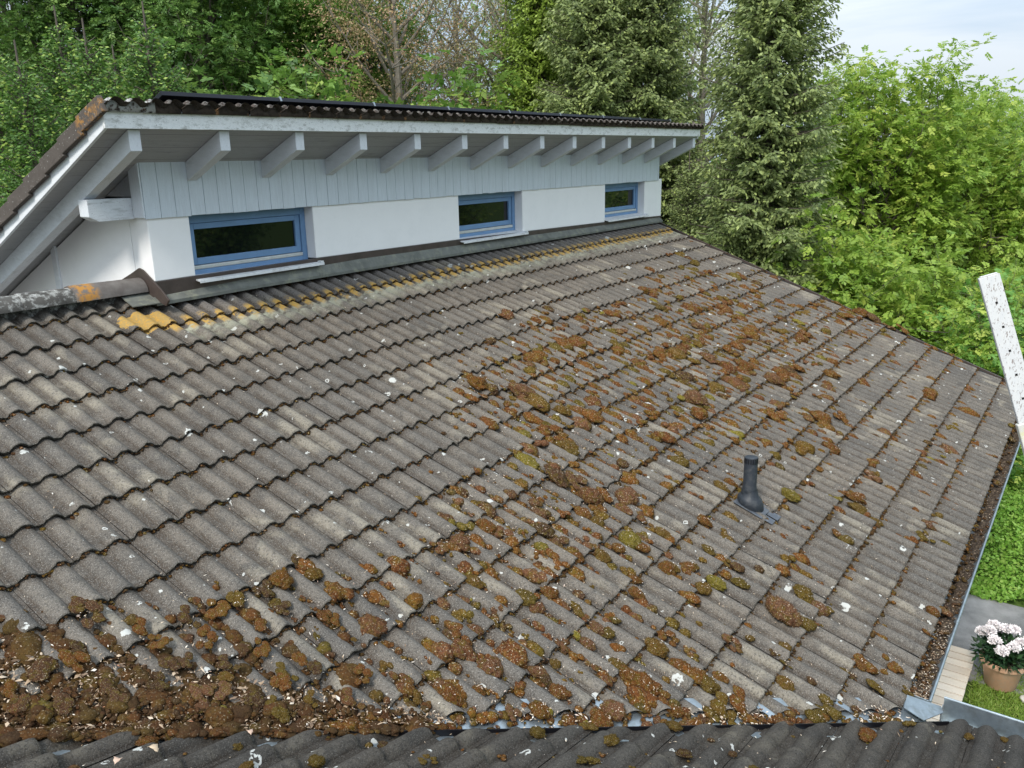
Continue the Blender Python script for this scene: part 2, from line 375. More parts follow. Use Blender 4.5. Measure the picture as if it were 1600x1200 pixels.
def H(o):
    """make a part (built in world coordinates) a child of the house"""
    o.parent = house; o.matrix_parent_inverse = HI; return o
# main slope
cells = []
for k in range(0, 20):
    for c in range(-10, 44):
        x0 = CREST0-.075+c*.3
        if x0+.3 > XV+.08: continue
        if k <= 1 and x0 > 3.68: continue
        if k == 0: continue
        # skip what the wing covers
        y = -(k-3)*D*cT; yv = VA[1]+(x0+.3-VA[0])*vd[1]/vd[0]
        if y < yv-.1: continue
        newf = .9 if (k == 2 and x0 > 3.66) else 0.
        cells.append((c, k, newf))
V, F, A = tiles(MAIN, cells, CREST0, seed=3)
roof = H(nobj('main_roof', V, F, M['tile'], attr={'tile': A}, smooth=False)); cut(roof, VA, vn)
for p in roof.data.polygons: p.use_smooth = True
roof.data.set_sharp_from_angle(angle=rad(38))
tag(roof, 'weathered grey tiled main slope with moss and lichen')
# underlay of the main slope, back slope, gable
mb = MB()
P = lambda u, v, h: tuple(MAIN.P(u, v, h))
yl = lambda x: VA[1]+(x-VA[0])*vd[1]/vd[0]
mb.hexa([P(-3, -.62, -.12), P(XV-.02, -.62, -.12), P(XV-.02, 5.68, -.12), P(4.7, 5.68, -.12), P(-3, -.62, -.062), P(XV-.02, -.62, -.062), P(XV-.02, 5.66, -.062), P(4.7, 5.66, -.062)])
H(mb.build('roof_deck', M['dark']))
# verge board at the far gable
mb = MB(); mb.hexa([P(XV-.02, -.4, -.22), P(XV+.015, -.4, -.22), P(XV+.015, 5.7, -.22), P(XV-.02, 5.7, -.22), P(XV-.02, -.4, -.035), P(XV+.015, -.4, -.035), P(XV+.015, 5.7, -.035), P(XV-.02, 5.7, -.035)])
H(mb.build('verge_board', M['brownmetal']))
# wing slope
cells = []
CW = -5.44 % .15
for k in range(-22, 3):
    for c in range(-46, 2):
        y0 = CW-.075+c*.3; x = 5.0+(k-3+.2)*D*math.cos(TW)
        if y0+.3 < -10.2: continue
        if y0 > yl(x)+.15: continue
        cells.append((c, k, 0.))
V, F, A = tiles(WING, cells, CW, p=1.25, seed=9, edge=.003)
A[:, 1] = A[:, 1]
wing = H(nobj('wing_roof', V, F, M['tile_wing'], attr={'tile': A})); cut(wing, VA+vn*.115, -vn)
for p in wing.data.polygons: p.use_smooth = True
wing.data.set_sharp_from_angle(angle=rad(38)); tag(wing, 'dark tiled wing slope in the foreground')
mb = MB(); Q = lambda y, v, h: tuple(WING.P(y, v, h))
for (ya, va), (yb, vb), (yc, vc), (yd_, vd_) in [((-10.2, -7.8), (-10.2, .0), (-5.5, 0.), (.2, -7.8))]:
    mb.hexa([Q(ya, va, -.12), Q(yb, vb, -.12), Q(yc, vc, -.12), Q(yd_, vd_, -.12), Q(ya, va, -.062), Q(yb, vb, -.062), Q(yc, vc, -.062), Q(yd_, vd_, -.062)])
H(mb.build('wing_deck', M['dark']))
# valley sheet: two thin legs following the two slopes, with a dark upstand at the wing tiles
def zmain(x, y, h): return (y*math.tan(TH))+h/cT
def zwing(x, y, h): return ZW-(x-5.0)*math.tan(TW)+h/math.cos(TW)
mb = MB()
for (a, b) in ((-.12, .055), (.055, .20)):
    pts = []
    for q in (VA-vd*6.2, VB+vd*.12):
        for o_ in (a, b):
            p_ = q+vn*o_
            z = max(zmain(p_[0], p_[1], -.048), zwing(p_[0], p_[1], -.048)) if 1 else 0
            pts.append((p_[0], p_[1], z))
    (p0, p1, p2, p3) = pts
    lo = [(x, y, z-.004) for x, y, z in (p0, p1, p3, p2)]; hi = list((p0, p1, p3, p2))
    mb.hexa(lo+hi)
H(mb.build('valley_flashing', M['zinc']))
mb = MB(); p0 = VA+vn*.108-vd*.6; p1 = VB+vn*.108+vd*.22
def pz(p, dz): return (p[0], p[1], zwing(p[0], p[1], -.048)+dz)
w0 = vn*.007
mb.hexa([pz(p0, -.01), pz(p1, -.01), pz(p1+w0, -.01), pz(p0+w0, -.01), pz(p0, .034), pz(p1, .034), pz(p1+w0, .034), pz(p0+w0, .034)])
H(mb.build('valley_upstand', M['black']))
# ridge caps (half round, each a part)
yR, zR = .47, .47*math.tan(TH)-.02
def ridge_cap(x0, x1, r0, r1, mat, nm='ridge_cap'):
    seg = 14; v = []; f = []
    for t_, (x, r) in enumerate(((x0, r0), (x0+.02, r0+.004), (x1, r1))):
        for i in range(seg+1):
            a = math.pi*(i/seg)
            for rr in (r, r-.018): v.append((x, yR-rr*1.05*math.cos(a), zR+.045+rr*.95*math.sin(a)))
    n = (seg+1)*2
    for t_ in range(2):
        for i in range(seg):
            a = t_*n+i*2; f.append((a, a+2, a+n+2, a+n)); f.append((a+1, a+n+1, a+n+3, a+3))
    for t_ in (0, 2):
        for i in range(seg):
            a = t_*n+i*2; f.append((a, a+1, a+3, a+2))
    me = bpy.data.meshes.new(nm); me.from_pydata(v, [], f); me.materials.append(mat)
    bm = bmesh.new(); bm.from_mesh(me); bmesh.ops.recalc_face_normals(bm, faces=bm.faces); bm.to_mesh(me); bm.free()
    for p in me.polygons: p.use_smooth = True
    me.set_sharp_from_angle(angle=rad(50))
    return H(link(bpy.data.objects.new(nm, me)))
M['ridge'] = plain('ridge_tile', (.075, .070, .062), .9, var=.4, scale=9, bump=.5, dirt=(.45, .45, .42, .75))
M['ridge_new'] = plain('ridge_tile_newer', (.16, .145, .13), .8, var=.15, scale=9, bump=.25)
def orange_mat():
    g = G('ridge_tile_lichened', .85, .2); P_ = g.sep(g.obj)
    n = g.noise(14, 4, .7)
    m = g.math('MULTIPLY', g.ramp(g.math('ABSOLUTE', g.math('SUBTRACT', P_[0], 3.23)), [(.05, 1), (.11, 0)]), g.ramp(n, [(.47, 0), (.58, .9)]))
    c = g.mix(g.ramp(g.noise(9, 4), [(.4, 0), (.7, 1)]), (.12, .105, .095), (.18, .165, .15))
    g.col(g.mix(m, c, (.42, .20, .04))); g.bump(g.noise(90, 3), .4, .005); return g.m
M['ridge_orange'] = orange_mat()
x = 3.16; tag(ridge_cap(3.14, 3.72, .118, .112, M['ridge_orange']), 'newer brown ridge cap with orange lichen')
while x > -2.8:
    ridge_cap(x-.40, x+.03, .112, .104, M['ridge']); x -= .37
# back slope left of the upper building (seen only from elsewhere)
mb = MB(); mb.hexa([(-3, yR, zR-.05), (3.74, yR, zR-.05), (3.74, 5.5, zR-1.95), (-3, 5.5, zR-1.95), (-3, yR, zR+.03), (3.74, yR, zR+.03), (3.74, 5.5, zR-1.87), (-3, 5.5, zR-1.87)])
H(mb.build('back_roof', M['ridge']))
# lower walls under the eaves
mb = MB(); mb.box(4.72, 12.6, -4.85, 5.0, -4.8, -2.35); mb.box(-3, 4.5, -9.9, 5.0, -4.8, -2.35); H(mb.build('lower_wall', M['render']))
mb = MB(); mb.prism([(-4.85, -2.352), (.3, -.16), (5.0, -2.352)], 12.55, 12.602, 0); H(mb.build('gable_wall', M['render']))
# ------------------------------------------------------------------ upper building
YW = .30; XL, XR = 3.755, 13.08; WX = [(4.13, 5.46), (7.67, 8.97), (11.15, 12.45)]; ZT = .80; ZB = .262
SX = [3.69, 4.7, 6.0, 8.7, 12.66, 13.1]
def wallbot(x): return float(np.interp(x, SX, [.281, .287, .291, .261, .200, .19]))
edges = [XL]+[q for a in WX for q in a]+[XR]
for i in range(0, len(edges), 2):
    a, b = edges[i], edges[i+1]; mb = MB()
    mb.hexa([(a, YW, wallbot(a)), (b, YW, wallbot(b)), (b, YW+.26, wallbot(b)), (a, YW+.26, wallbot(a)), (a, YW, ZT), (b, YW, ZT), (b, YW+.26, ZT), (a, YW+.26, ZT)])
    H(mb.build('front_wall', M['render'], bevel=.008))
for a, b in WX:
    pass
mb = MB(); s_ = math.tan(TU)
zs = lambda y: 1.436-.4647*(y+.245)       # underside line of the bargeboard / soffit level
mb.prism([(YW+.262, -.4), (YW+.262, zs(YW+.262)-.0), (5.0, zs(5.0)-.0), (5.0, -2.36), (1.0, -2.36)], XL, XL+.2, 0)
H(mb.build('side_wall', M['render']))
mb = MB(); mb.prism([(YW+.262, -.4), (YW+.262, zs(YW)-.20), (5.0, zs(5.0)-.19), (5.0, -2.36), (1.0, -2.36)], XR-.2, XR, 0); H(mb.build('far_side_wall', M['render']))
mb = MB(); mb.box(XL+.2, XR-.2, 4.8, 5.0, -2.36, zs(5.0)-.2); H(mb.build('back_wall', M['render']))
# dark sheet standing in for the unlit room behind the windows
mb = MB(); mb.box(XL+.21, XR-.21, YW+.27, YW+.29, .0, 1.1); H(mb.build('room_blackout', M['dark']))
# side trim batten on the left wall
mb = MB(); mb.box(XL-.022, XL, 1.80, 1.845, -.2, .60); mb.box(XL-.014, XL, 1.85, 1.90, -.2, .58); H(mb.build('wall_batten', M['rake'], bevel=.003))
# cladding board band
Zc0, Zc1 = .780, 1.235
mb = MB(); x = 3.737; i = 0
rb = random.Random(4)
while x < 12.90:
    x2 = min(x+.1365, 12.93); dz = rb.uniform(-.003, .003); dy = rb.uniform(-.0012, .0012)
    mb.box(x+.0017, x2-.0017, .280+dy, .299, Zc0+dz, Zc1); x = x2
H(mb.build('cladding', M['clad'], bevel=.0025))
mb = MB(); mb.box(3.74, 12.92, .2995, .318, .79, Zc1); mb.box(XL+.01, XR-.25, .32, .34, ZT+.002, Zc1+.1); H(mb.build('cladding_backing', M['dark']))
mb = MB(); mb.box(3.722, 3.736, .283, .425, .787, 1.215); H(mb.build('corner_board', M['cladside'], bevel=.002))
mb = MB(); mb.prism([(.43, .95), (.43, zs(.43)+.01), (1.28, zs(1.28)+.01), (1.28, .95)], 3.74, 3.753, 0); H(mb.build('gable_infill', M['soffit']))
# soffit boards (run along X)
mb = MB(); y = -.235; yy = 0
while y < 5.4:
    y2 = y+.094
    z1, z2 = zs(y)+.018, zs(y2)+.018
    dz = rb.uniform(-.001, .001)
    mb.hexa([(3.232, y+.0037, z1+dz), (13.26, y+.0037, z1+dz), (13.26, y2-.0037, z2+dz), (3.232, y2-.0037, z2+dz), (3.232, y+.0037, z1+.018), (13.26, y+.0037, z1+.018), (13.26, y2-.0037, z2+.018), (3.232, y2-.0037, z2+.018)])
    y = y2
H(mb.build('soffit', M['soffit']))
mb = MB(); y = -.235  # dark strips fill the open board gaps, standing in for the shade there
while y < 5.3:
    y += .094; z_ = zs(y)+.0195
    mb.hexa([(3.232, y-.0035, z_+.0018), (13.26, y-.0035, z_+.0018), (13.26, y+.0035, z_-.0016), (3.232, y+.0035, z_-.0016), (3.232, y-.0035, z_+.012), (13.26, y-.0035, z_+.012), (13.26, y+.0035, z_+.009), (3.232, y+.0035, z_+.009)])
H(mb.build('soffit_gap_shade', M['dark']))
mb = MB(); mb.hexa([(3.24, -.23, zs(-.23)+.042), (13.25, -.23, zs(-.23)+.042), (13.25, 5.4, zs(5.4)+.042), (3.24, 5.4, zs(5.4)+.042), (3.24, -.23, zs(-.23)+.07), (13.25, -.23, zs(-.23)+.07), (13.25, 5.4, zs(5.4)+.07), (3.24, 5.4, zs(5.4)+.07)]); H(mb.build('upper_deck', M['dark']))
# fascia and bargeboards
mb = MB(); mb.hexa([(3.20, -.262, 1.437), (13.28, -.262, 1.462), (13.28, -.238, 1.462), (3.20, -.238, 1.437), (3.20, -.262, 1.560), (13.28, -.262, 1.588), (13.28, -.238, 1.588), (3.20, -.238, 1.560)])
H(mb.build('fascia', M['fascia'], bevel=.003))
for (xa, xb, nm) in ((3.203, 3.229, 'bargeboard'), (13.252, 13.278, 'bargeboard')):
    mb = MB(); z0, z1 = zs(-.236), zs(5.5); mb.hexa([(xa, -.236, z0), (xb, -.236, z0), (xb, 5.5, z1), (xa, 5.5, z1), (xa, -.236, z0+.152), (xb, -.236, z0+.152), (xb, 5.5, z1+.152), (xa, 5.5, z1+.152)])
    H(mb.build(nm, M['rake'], bevel=.003))
# rafters
me0 = None
for i in range(14):
    xr = 3.483+.7488*i; mb = MB()
    z0 = 1.288; y1 = .279 if 0 < i < 13 else 5.3
    zb = lambda y: z0-.4647*(y+.21)
    mb.hexa([(-.09, -.21, zb(-.21)), (0, -.21, zb(-.21)), (0, y1, zb(y1)), (-.09, y1, zb(y1)), (-.09, -.21, zs(-.21)+.016), (0, -.21, zs(-.21)+.016), (0, y1, zs(y1)+.016), (-.09, y1, zs(y1)+.016)])
    o = mb.build('rafter', M['rafter'], bevel=.003); o.location = (xr, 0, 0); H(o)
# purlin end with chamfered nose
mb = MB(); mb.prism([(3.365, .945), (3.735, .943), (3.735, .778), (3.44, .776), (3.365, .815)], .43, .56, 1)
H(mb.build('purlin', M['purlin'], bevel=.004))
# upper roof tiles
cells = [(c, k, 0.) for k in range(3, 20) for c in range(10, 44) if 3.2 < CREST0-.075+c*.3+.02 and CREST0-.075+c*.3+.3 < 13.45]
CU = 3.185+.075
cells = [(c, k, 0.) for k in range(3, 20) for c in range(0, 34)]
V, F, A = tiles(UP, cells, CU, seed=5)
o = H(nobj('upper_roof', V, F, M['tile_up'], attr={'tile': A})); cut(o, (13.30, 0, 0), (1, 0, 0))
for p in o.data.polygons: p.use_smooth = True
o.data.set_sharp_from_angle(angle=rad(38))
tag(o, 'brown tiled upper roof with flanged edge tiles')
# front flange tiles: bumpy top, flat dark face, joint each 0.3 m
v = []; f = []; at = []
zt = UP.O[2]+.0
ry = np.random.default_rng(12)
for c in range(34):
    u0 = CU-.075+c*.3; n = 21; ss = np.linspace(0, 1, n); u = u0+.003+ss*.294; top = 1.600+(1.16*prof((u-CU)/RIB, .9))+.0025*(u-3.2)
    jit = ry.normal(0, .003); b = len(v); rr = ry.random(); bot = 1.545+.0028*(u-3.2)+ry.normal(0, .002)
    for k_, (yy, zz) in enumerate(((-.10, top-.055), (-.262, top), (-.285+jit, top-.012), (-.285+jit, bot), (-.262, bot), )):
        for i_ in range(n): v.append((u[i_], yy, zz[i_] if np.ndim(zz) else zz)); at.append((rr, .5, .8, 0))
    for k_ in range(4):
        for i_ in range(n-1): f.append((b+k_*n+i_, b+(k_+1)*n+i_, b+(k_+1)*n+i_+1, b+k_*n+i_+1))
def flange_mat():
    g = G('flange_tile', .9, .2); a = g.attr('tile'); R = g.sep(a.outputs['Color'], True)[0]
    c = g.mix(R, (.060, .046, .038), (.10, .078, .064)); n = g.noise(20, 5, .7)
    c = g.mix(g.ramp(n, [(.40, .8), (.55, 0)]), c, (.028, .023, .02))
    P_ = g.sep(g.obj); u_ = g.math('FRACT', g.math('DIVIDE', g.math('SUBTRACT', P_[0], 3.185), .3))
    j = g.ramp(u_, [(0, 1), (.09, 0), (.93, 0), (1, 1)])
    c = g.mix(g.math('MULTIPLY', j, g.ramp(g.noise(16, 3), [(.48, 0), (.56, .9)])), c, (.42, .22, .10))
    w_ = g.noise(38, 4, .7); z_ = g.ramp(P_[2], [(0, 0), (1, 0)])
    top = g.math('GREATER_THAN', P_[2], 1.612)
    c = g.mix(g.math('MULTIPLY', g.math('MULTIPLY', top, g.ramp(w_, [(.5, 0), (.56, 1)])), .6), c, (.22, .21, .185))
    lf = g.math('MULTIPLY', g.math('LESS_THAN', P_[0], 3.58), g.ramp(w_, [(.42, 0), (.52, .85)])); c = g.mix(lf, c, (.42, .42, .40))
    g.col(c); g.bump(n, .6, .008); return g.m
M['flange'] = flange_mat()
H(nobj('edge_tiles', v, f, M['flange'], attr={'tile': at}, smooth=True))
# side flange tiles of the left verge, stepped
v = []; f = []; at = []
mbl = MB()
for j in range(17):
    a0 = j*D-.02; a1 = a0+D*1.03; rr = ry.random(); h1 = -.018; h2 = .012
    for (xa, xb, hb) in ((3.160, 3.198, -.110),):
        pts = []
        for v_, lift in ((a0, -.001), (a1, .019)):
            for hh in (hb+lift, .006+lift): pts.append((v_, hh))
        (va, b0), (_, t0), (vb, b1), (_, t1) = pts
        q = [tuple(UP.P(xx, vv, hh)) for xx, vv, hh in ((xa, va, b0), (xb, va, b0), (xb, vb, b1), (xa, vb, b1), (xa, va, t0), (xb, va, t0), (xb, vb, t1), (xa, vb, t1))]
        mbl.hexa(q)
def flange_side():
    g = G('flange_side_tile', .9, .2); n = g.noise(12, 5, .7); c = g.mix(n, (.055, .046, .040), (.13, .11, .095))
    P_ = g.sep(g.obj); m = g.math('MULTIPLY', g.ramp(g.math('ADD', P_[1], .3), [(.30, 1), (.36, 0)]), g.ramp(g.noise(11, 5, .8), [(.50, 0), (.60, .85)]))
    c = g.mix(m, c, (.38, .19, .05)); s2 = g.noise(50, 3, .6); c = g.mix(g.ramp(s2, [(.64, 0), (.7, .8)]), c, (.5, .5, .46))
    g.col(c); g.bump(n, .5, .008); return g.m
H(mbl.build('verge_tiles', flange_side(), bevel=.006))
# flashing at the foot of the wall
ZS = [.167, .205, .228, .207, .178, .175]; ZE = [.128, .138, .136, .132, .125, .125]
def band(name, mat, f, x0=XL-.004, x1=XR, bev=.002):
    xs_ = [x0]+[q for q in SX if x0+.05 < q < x1-.05]+[x1]; n = len(xs_); poly = [f(q) for q in xs_]; k = len(poly[0]); v = []; fa = []
    for q, pp in zip(xs_, poly): v += [(q, y_, z_) for y_, z_ in pp]
    for i in range(n-1):
        for j in range(k): a_ = i*k+j; b_ = i*k+(j+1) % k; fa.append((a_, b_, b_+k, a_+k))
    fa += [tuple(range(k)), tuple(range((n-1)*k, n*k))[::-1]]
    m_ = MB(); m_.v = v; m_.f = fa; return H(m_.build(name, mat, bevel=bev))
zi = lambda q, t: float(np.interp(q, SX, t))
band('base_strip', M['brownmetal'], lambda q: [(.286, zi(q, ZS)-.012), (.34, zi(q, ZS)-.012), (.34, wallbot(q)-.002), (.286, wallbot(q)-.002)])
band('wall_flashing', M['zincdull'], lambda q: [(.224, zi(q, ZE)-.03), (.23, zi(q, ZE)-.03), (.2855, zi(q, ZS)-.012), (.2855, zi(q, ZS)-.004), (.228, zi(q, ZE)), (.224, zi(q, ZE)-.002)], 3.70, 13.0)
# brown side flashing climbing over the ridge at the left wall
mb = MB(); pr = [(.10, .150), (.20, .232), (.42, .372), (.47, .385), (.60, .33), (1.2, .10), (1.2, .02), (.74, .12), (.50, .22), (.15, .10)]
mb.prism(pr, 3.728, 3.7445, 0); H(mb.build('side_flashing', M['brownmetal'], bevel=.002))
mb = MB(); mb.hexa([(3.50, .235, .118), (3.726, .215, .116), (3.726, .40, .186), (3.50, .38, .180), (3.50, .235, .126), (3.726, .215, .124), (3.726, .40, .196), (3.50, .38, .190)]); H(mb.build('corner_lead', M['zincdull']))
# windows
def window(xa, xb, far=False):
    yf = .415; z0, z1 = ZB, ZT-.015
    wn = empty('window', ((xa+xb)/2, yf, z0)); wn.parent = house; wn.matrix_parent_inverse = HI
    def W(o, lab=None):
        o.parent = wn; o.matrix_parent_inverse = Matrix.Translation(wn.location).inverted(); return o
    def ring(x0, x1, za, zb, l, r, t, b, y0, y1):
        m = MB(); m.box(x0, x0+l, y0, y1, za, zb); m.box(x1-r, x1, y0, y1, za, zb)
        m.box(x0+l, x1-r, y0, y1, zb-t, zb); m.box(x0+l, x1-r, y0, y1, za, za+b); return m
    W(ring(xa+.003, xb-.003, z0+.012, z1, .058, .058, .078, .042, yf, yf+.09).build('frame', M['blue'], bevel=.004))
    W(ring(xa+.064, xb-.064, z0+.092, z1-.081, .055, .055, .05, .058, yf+.014, yf+.07).build('sash', M['blue'], bevel=.005))
    m = MB(); m.box(xa+.064, xb-.064, yf-.004, yf+.05, z0+.056, z0+.088); m.box(xa+.06, xb-.06, yf+.051, yf+.088, z0+.055, z0+.10); W(m.build('drip_rail', M['alu'], bevel=.006))
    m = MB(); m.box(xa+.121, xb-.121, yf+.035, yf+.041, z0+.152, z1-.133); W(m.build('pane', M['glass']))
    m = MB(); x0, x1 = xa-.012, xb+.035
    m.hexa([(x0, .235, z0-.026), (x1, .235, z0-.026), (x1, yf, z0+.002), (x0, yf, z0+.002), (x0, .235, z0-.014), (x1, .235, z0-.014), (x1, yf, z0+.014), (x0, yf, z0+.014)])
    m.box(x0, x1, .229, .2345, z0-.036, z0-.012); m.box(xb-.001, xb+.034, .236, .300, z0-.012, z0+.004)
    W(m.build('sill', M['sill'], bevel=.002))
    if not far:
        return wn
    return wn
ws = [window(*q) for q in WX]
for o_, lb in zip(ws, ('near blue window with black glass at the left end of the wall', 'middle blue window', 'far blue window reflecting trees')): tag(o_, lb)
# curtain edge inside window 2 and 3 is seen as pale strip: a real curtain panel behind the glass is omitted
# solar panels
xs = [3.86, 5.0, 6.14, 7.27, 8.40, 9.53, 10.66, 11.79, 12.85]
pn = ['leftmost black solar panel, its slanted end in view above the edge tiles', 'second black solar panel from the left above the edge tiles', 'third black solar panel from the left above the edge tiles', 'fourth black solar panel from the left above the edge tiles', 'fifth black solar panel from the left above the edge tiles', 'sixth black solar panel from the left above the edge tiles', 'second black solar panel from the far right end of the row', 'last black solar panel at the far right end of the row']
for i in range(8):
    r = empty('solar_panel', (xs[i], .06, 1.69)); tag(r, pn[i], 'solar panel', 'solar panels along the upper roof')
    a, b = .008, xs[i+1]-xs[i]-.008
    fr = Frame((xs[i], .06, 1.698), (1, 0, 0), (0, math.cos(TU), -math.sin(TU)), (0, math.sin(TU), math.cos(TU)))
    def B(mb, u0, u1, v0, v1, h0, h1): return mb.hexa([tuple(fr.P(*q)-np.array([xs[i], .06, 1.69])) for q in ((u0, v0, h0), (u1, v0, h0), (u1, v1, h0), (u0, v1, h0), (u0, v0, h1), (u1, v0, h1), (u1, v1, h1), (u0, v1, h1))])
    m = MB(); B(m, a, b, 0, .02, 0, .035); B(m, a, b, 1.70, 1.72, 0, .035); B(m, a, a+.02, .02, 1.70, 0, .035); B(m, b-.02, b, .02, 1.70, 0, .035); m.build('panel_frame', M['panelframe'], r, bevel=.002)
    m = MB(); B(m, a+.02, b-.02, .02, 1.70, .024, .031); m.build('glass', M['glass'], r)
    m = MB(); B(m, .0 if i else -.12, b+.008, .16, .20, -.045, -.005); B(m, .0, b+.008, 1.3, 1.34, -.045, -.005)
    for c in range(4): B(m, .1+c*.3, .125+c*.3, .05, .2, -.075, -.045)
    m.build('rail', M['black'], r)
    m = MB(); B(m, b-.004, b+.016, -.006, .012, .0, .041); m.build('clamp', M['zinc'], r)
# vent pipe
vb = MAIN.P(5.985, 4.17, -.02)
vp = empty('vent_pipe', tuple(vb)); tag(vp, 'dark grey plastic vent pipe standing on the main tiled slope', 'vent pipe')
m = MB(); R_ = .052
m.lathe([(R_+.004, .03), (R_+.006, .13), (R_+.003, .16), (R_, .165), (R_, .40), (R_-.002, .406)], (0, 0, 0), 28); m.lathe([(R_-.002, .406), (R_-.009, .406), (R_-.009, .3)], (0, 0, 0), 28); m.build('tube', M['pipe'], vp, smooth=True)
m = MB()
for k in range(20):
    t = 2*math.pi*k/20; c, s2 = math.cos(t), math.sin(t); 
    p = [(R_-.010, -.004), (R_+.0015, -.004), (R_+.0015, .004), (R_-.010, .004)]
    m.hexa([(c*a-s2*b, s2*a+c*b, .362) for a, b in p]+[(c*a-s2*b, s2*a+c*b, .402) for a, b in p])
m.build('slot_ring', M['black'], vp)
m = MB(); m.lathe([(.0, .412), (.025, .412), (.044, .407), (.047, .398)], (0, 0, 0), 24); m.build('cap', M['pipe'], vp, smooth=True)
m = MB(); n = 28
prs = []
for i_, (r_, hh) in enumerate(((.082, .0), (.092, .02), (.092, .050), (.080, .078), (.061, .098), (.055, .14))):
    cx_ = .0; tilt = 1-i_/5.
    for k in range(n):
        t = 2*math.pi*k/n; x_, y_ = r_*math.cos(t), r_*1.12*math.sin(t)-.02*tilt
        m.v.append((x_, y_, hh+tilt*(y_*math.tan(TH))+.0))
for i_ in range(5):
    for k in range(n):
        a = i_*n+k; b = i_*n+(k+1) % n; m.f.append((a, b, b+n, a+n))
m.build('base_dome', M['pipe'], vp, smooth=True)
m = MB()
for (u0, u1, v0, v1, h0, h1) in ((-.105, .115, -.10, .15, .012, .018), (-.09, -.01, .15, .235, .008, .014), (.012, .10, .15, .245, .006, .012)):
    m.hexa([tuple(MAIN.P(*q)) for q in ((u0, v0, h0), (u1, v0, h0), (u1, v1, h0), (u0, v1, h0), (u0, v0, h1), (u1, v0, h1), (u1, v1, h1), (u0, v1, h1))])
m.build('base_plate', plain('grey_base_plate', (.075, .085, .10), .5, .2, var=.2, scale=14, dirt=(.2, .2, .19, .4)), vp, bevel=.004)
# gutters
def half_gutter(name, p0, p1, r, mat, side, fill=None, bead=.009):
    """half-round channel from p0 to p1 (centre of the open top), side = unit vector to the outer rim"""
    p0, p1, side = [np.array(q, float) for q in (p0, p1, side)]; seg = 14; ns = 24; v = []; f = []
    for j in range(ns+1):
        c = p0+(p1-p0)*j/ns
        for rr in (r, r-.003):
            for i in range(seg+1):
                a = math.pi*i/seg; v.append(tuple(c+side*rr*math.cos(a)-np.array([0, 0, 1])*rr*math.sin(a)))
    n = 2*(seg+1)
    for j in range(ns):
        for i in range(seg):
            a = j*n+i; f.append((a, a+1, a+n+1, a+n)); b = a+seg+1; f.append((b, b+n, b+n+1, b+1))
    m_ = MB(); m_.v = v; m_.f = f
    m_.tube([p0+side*(r+.002), p1+side*(r+.002)], bead, 10)
    g = H(m_.build(name, mat, smooth=True))
    return g
gut = half_gutter('gutter', (5.02, -5.345, -2.072), (13.2, -5.345, -2.072), .072, M['zinc'], (0, -1, 0)); tag(gut, 'long zinc gutter full of dirt along the main eave')
# joint collars on the rim
for xc in (6.1, 7.75, 9.4, 11.05):
    m = MB(); m.tube([(xc-.02, -5.419, -2.071), (xc+.02, -5.419, -2.071)], .0115, 10); H(m.build('gutter_clip', M['zinc'], smooth=True))
m = MB(); m.prism([(-5.413, -2.066), (-5.277, -2.055)]+[(-5.345+.07*math.cos(t), -2.072-.07*math.sin(t)) for t in np.linspace(0, math.pi, 10)], 5.014, 5.020, 0); H(m.build('gutter_end', M['zinc']))
def dirt_strip(name, x0, x1, n, yc, z, wid, fixed):
    v = []; f = []; k = 7; r = np.random.default_rng(5)
    for i in range(n+1):
        x_ = x0+(x1-x0)*i/n; hh = .012*math.sin(i*.37)+.010*math.sin(i*1.13)+r.normal(0, .004)
        for j in range(k):
            s2 = j/(k-1)*2-1; v.append((x_, yc+s2*wid, z+hh-(.012*s2*s2)+r.normal(0, .004)))
    for i in range(n):
        for j in range(k-1): a = i*k+j; f.append((a, a+1, a+k+1, a+k))
    return npmesh(name, v, f, M['soil'], smooth=True)
gd = link(bpy.data.objects.new('gutter_dirt', dirt_strip('gutter_dirt', 5.025, 13.15, 420, -5.343, -2.108, .058, 0))); tag(gd, 'dark soil and rotten leaves filling the long gutter', 'dirt', kind='stuff')
# wing gutter: box channel along Y, with a tall outer wall
m = MB(); xa, xb = 5.005, 5.085
m.box(xa, xb, -9.9, -5.488, -2.205, -2.200); m.box(xb, xb+.004, -9.9, -5.488, -2.205, -2.062); m.box(xa-.004, xa, -9.9, -5.53, -2.205, -2.15); m.box(xa, xb-.001, -5.4875, -5.484, -2.2, -2.10)
m.tube([(xb+.006, -9.9, -2.058), (xb+.006, -5.486, -2.058)], .0085, 10)
g2 = H(m.build('gutter', M['zinc'], smooth=False)); tag(g2, 'short zinc gutter of the wing at the lower right corner')
# corner outlet sheet between valley and gutters
m = MB(); pts = [MAIN.P(4.90, 5.668, .005), MAIN.P(4.775, 5.678, .0), MAIN.P(4.79, 5.80, -.01), (5.0, -5.50, -2.10), (5.055, -5.478, -2.10)]
pts = [tuple(q) for q in pts]; base = len(m.v); m.v += pts+[(x_, y_, z_-.005) for x_, y_, z_ in pts]
m.f += [(0, 1, 2, 3, 4), (9, 8, 7, 6, 5)]+[(i, (i+1) % 5, (i+1) % 5+5, i+5) for i in range(5)]
H(m.build('valley_outlet', M['zinc']))
GZ = -4.8
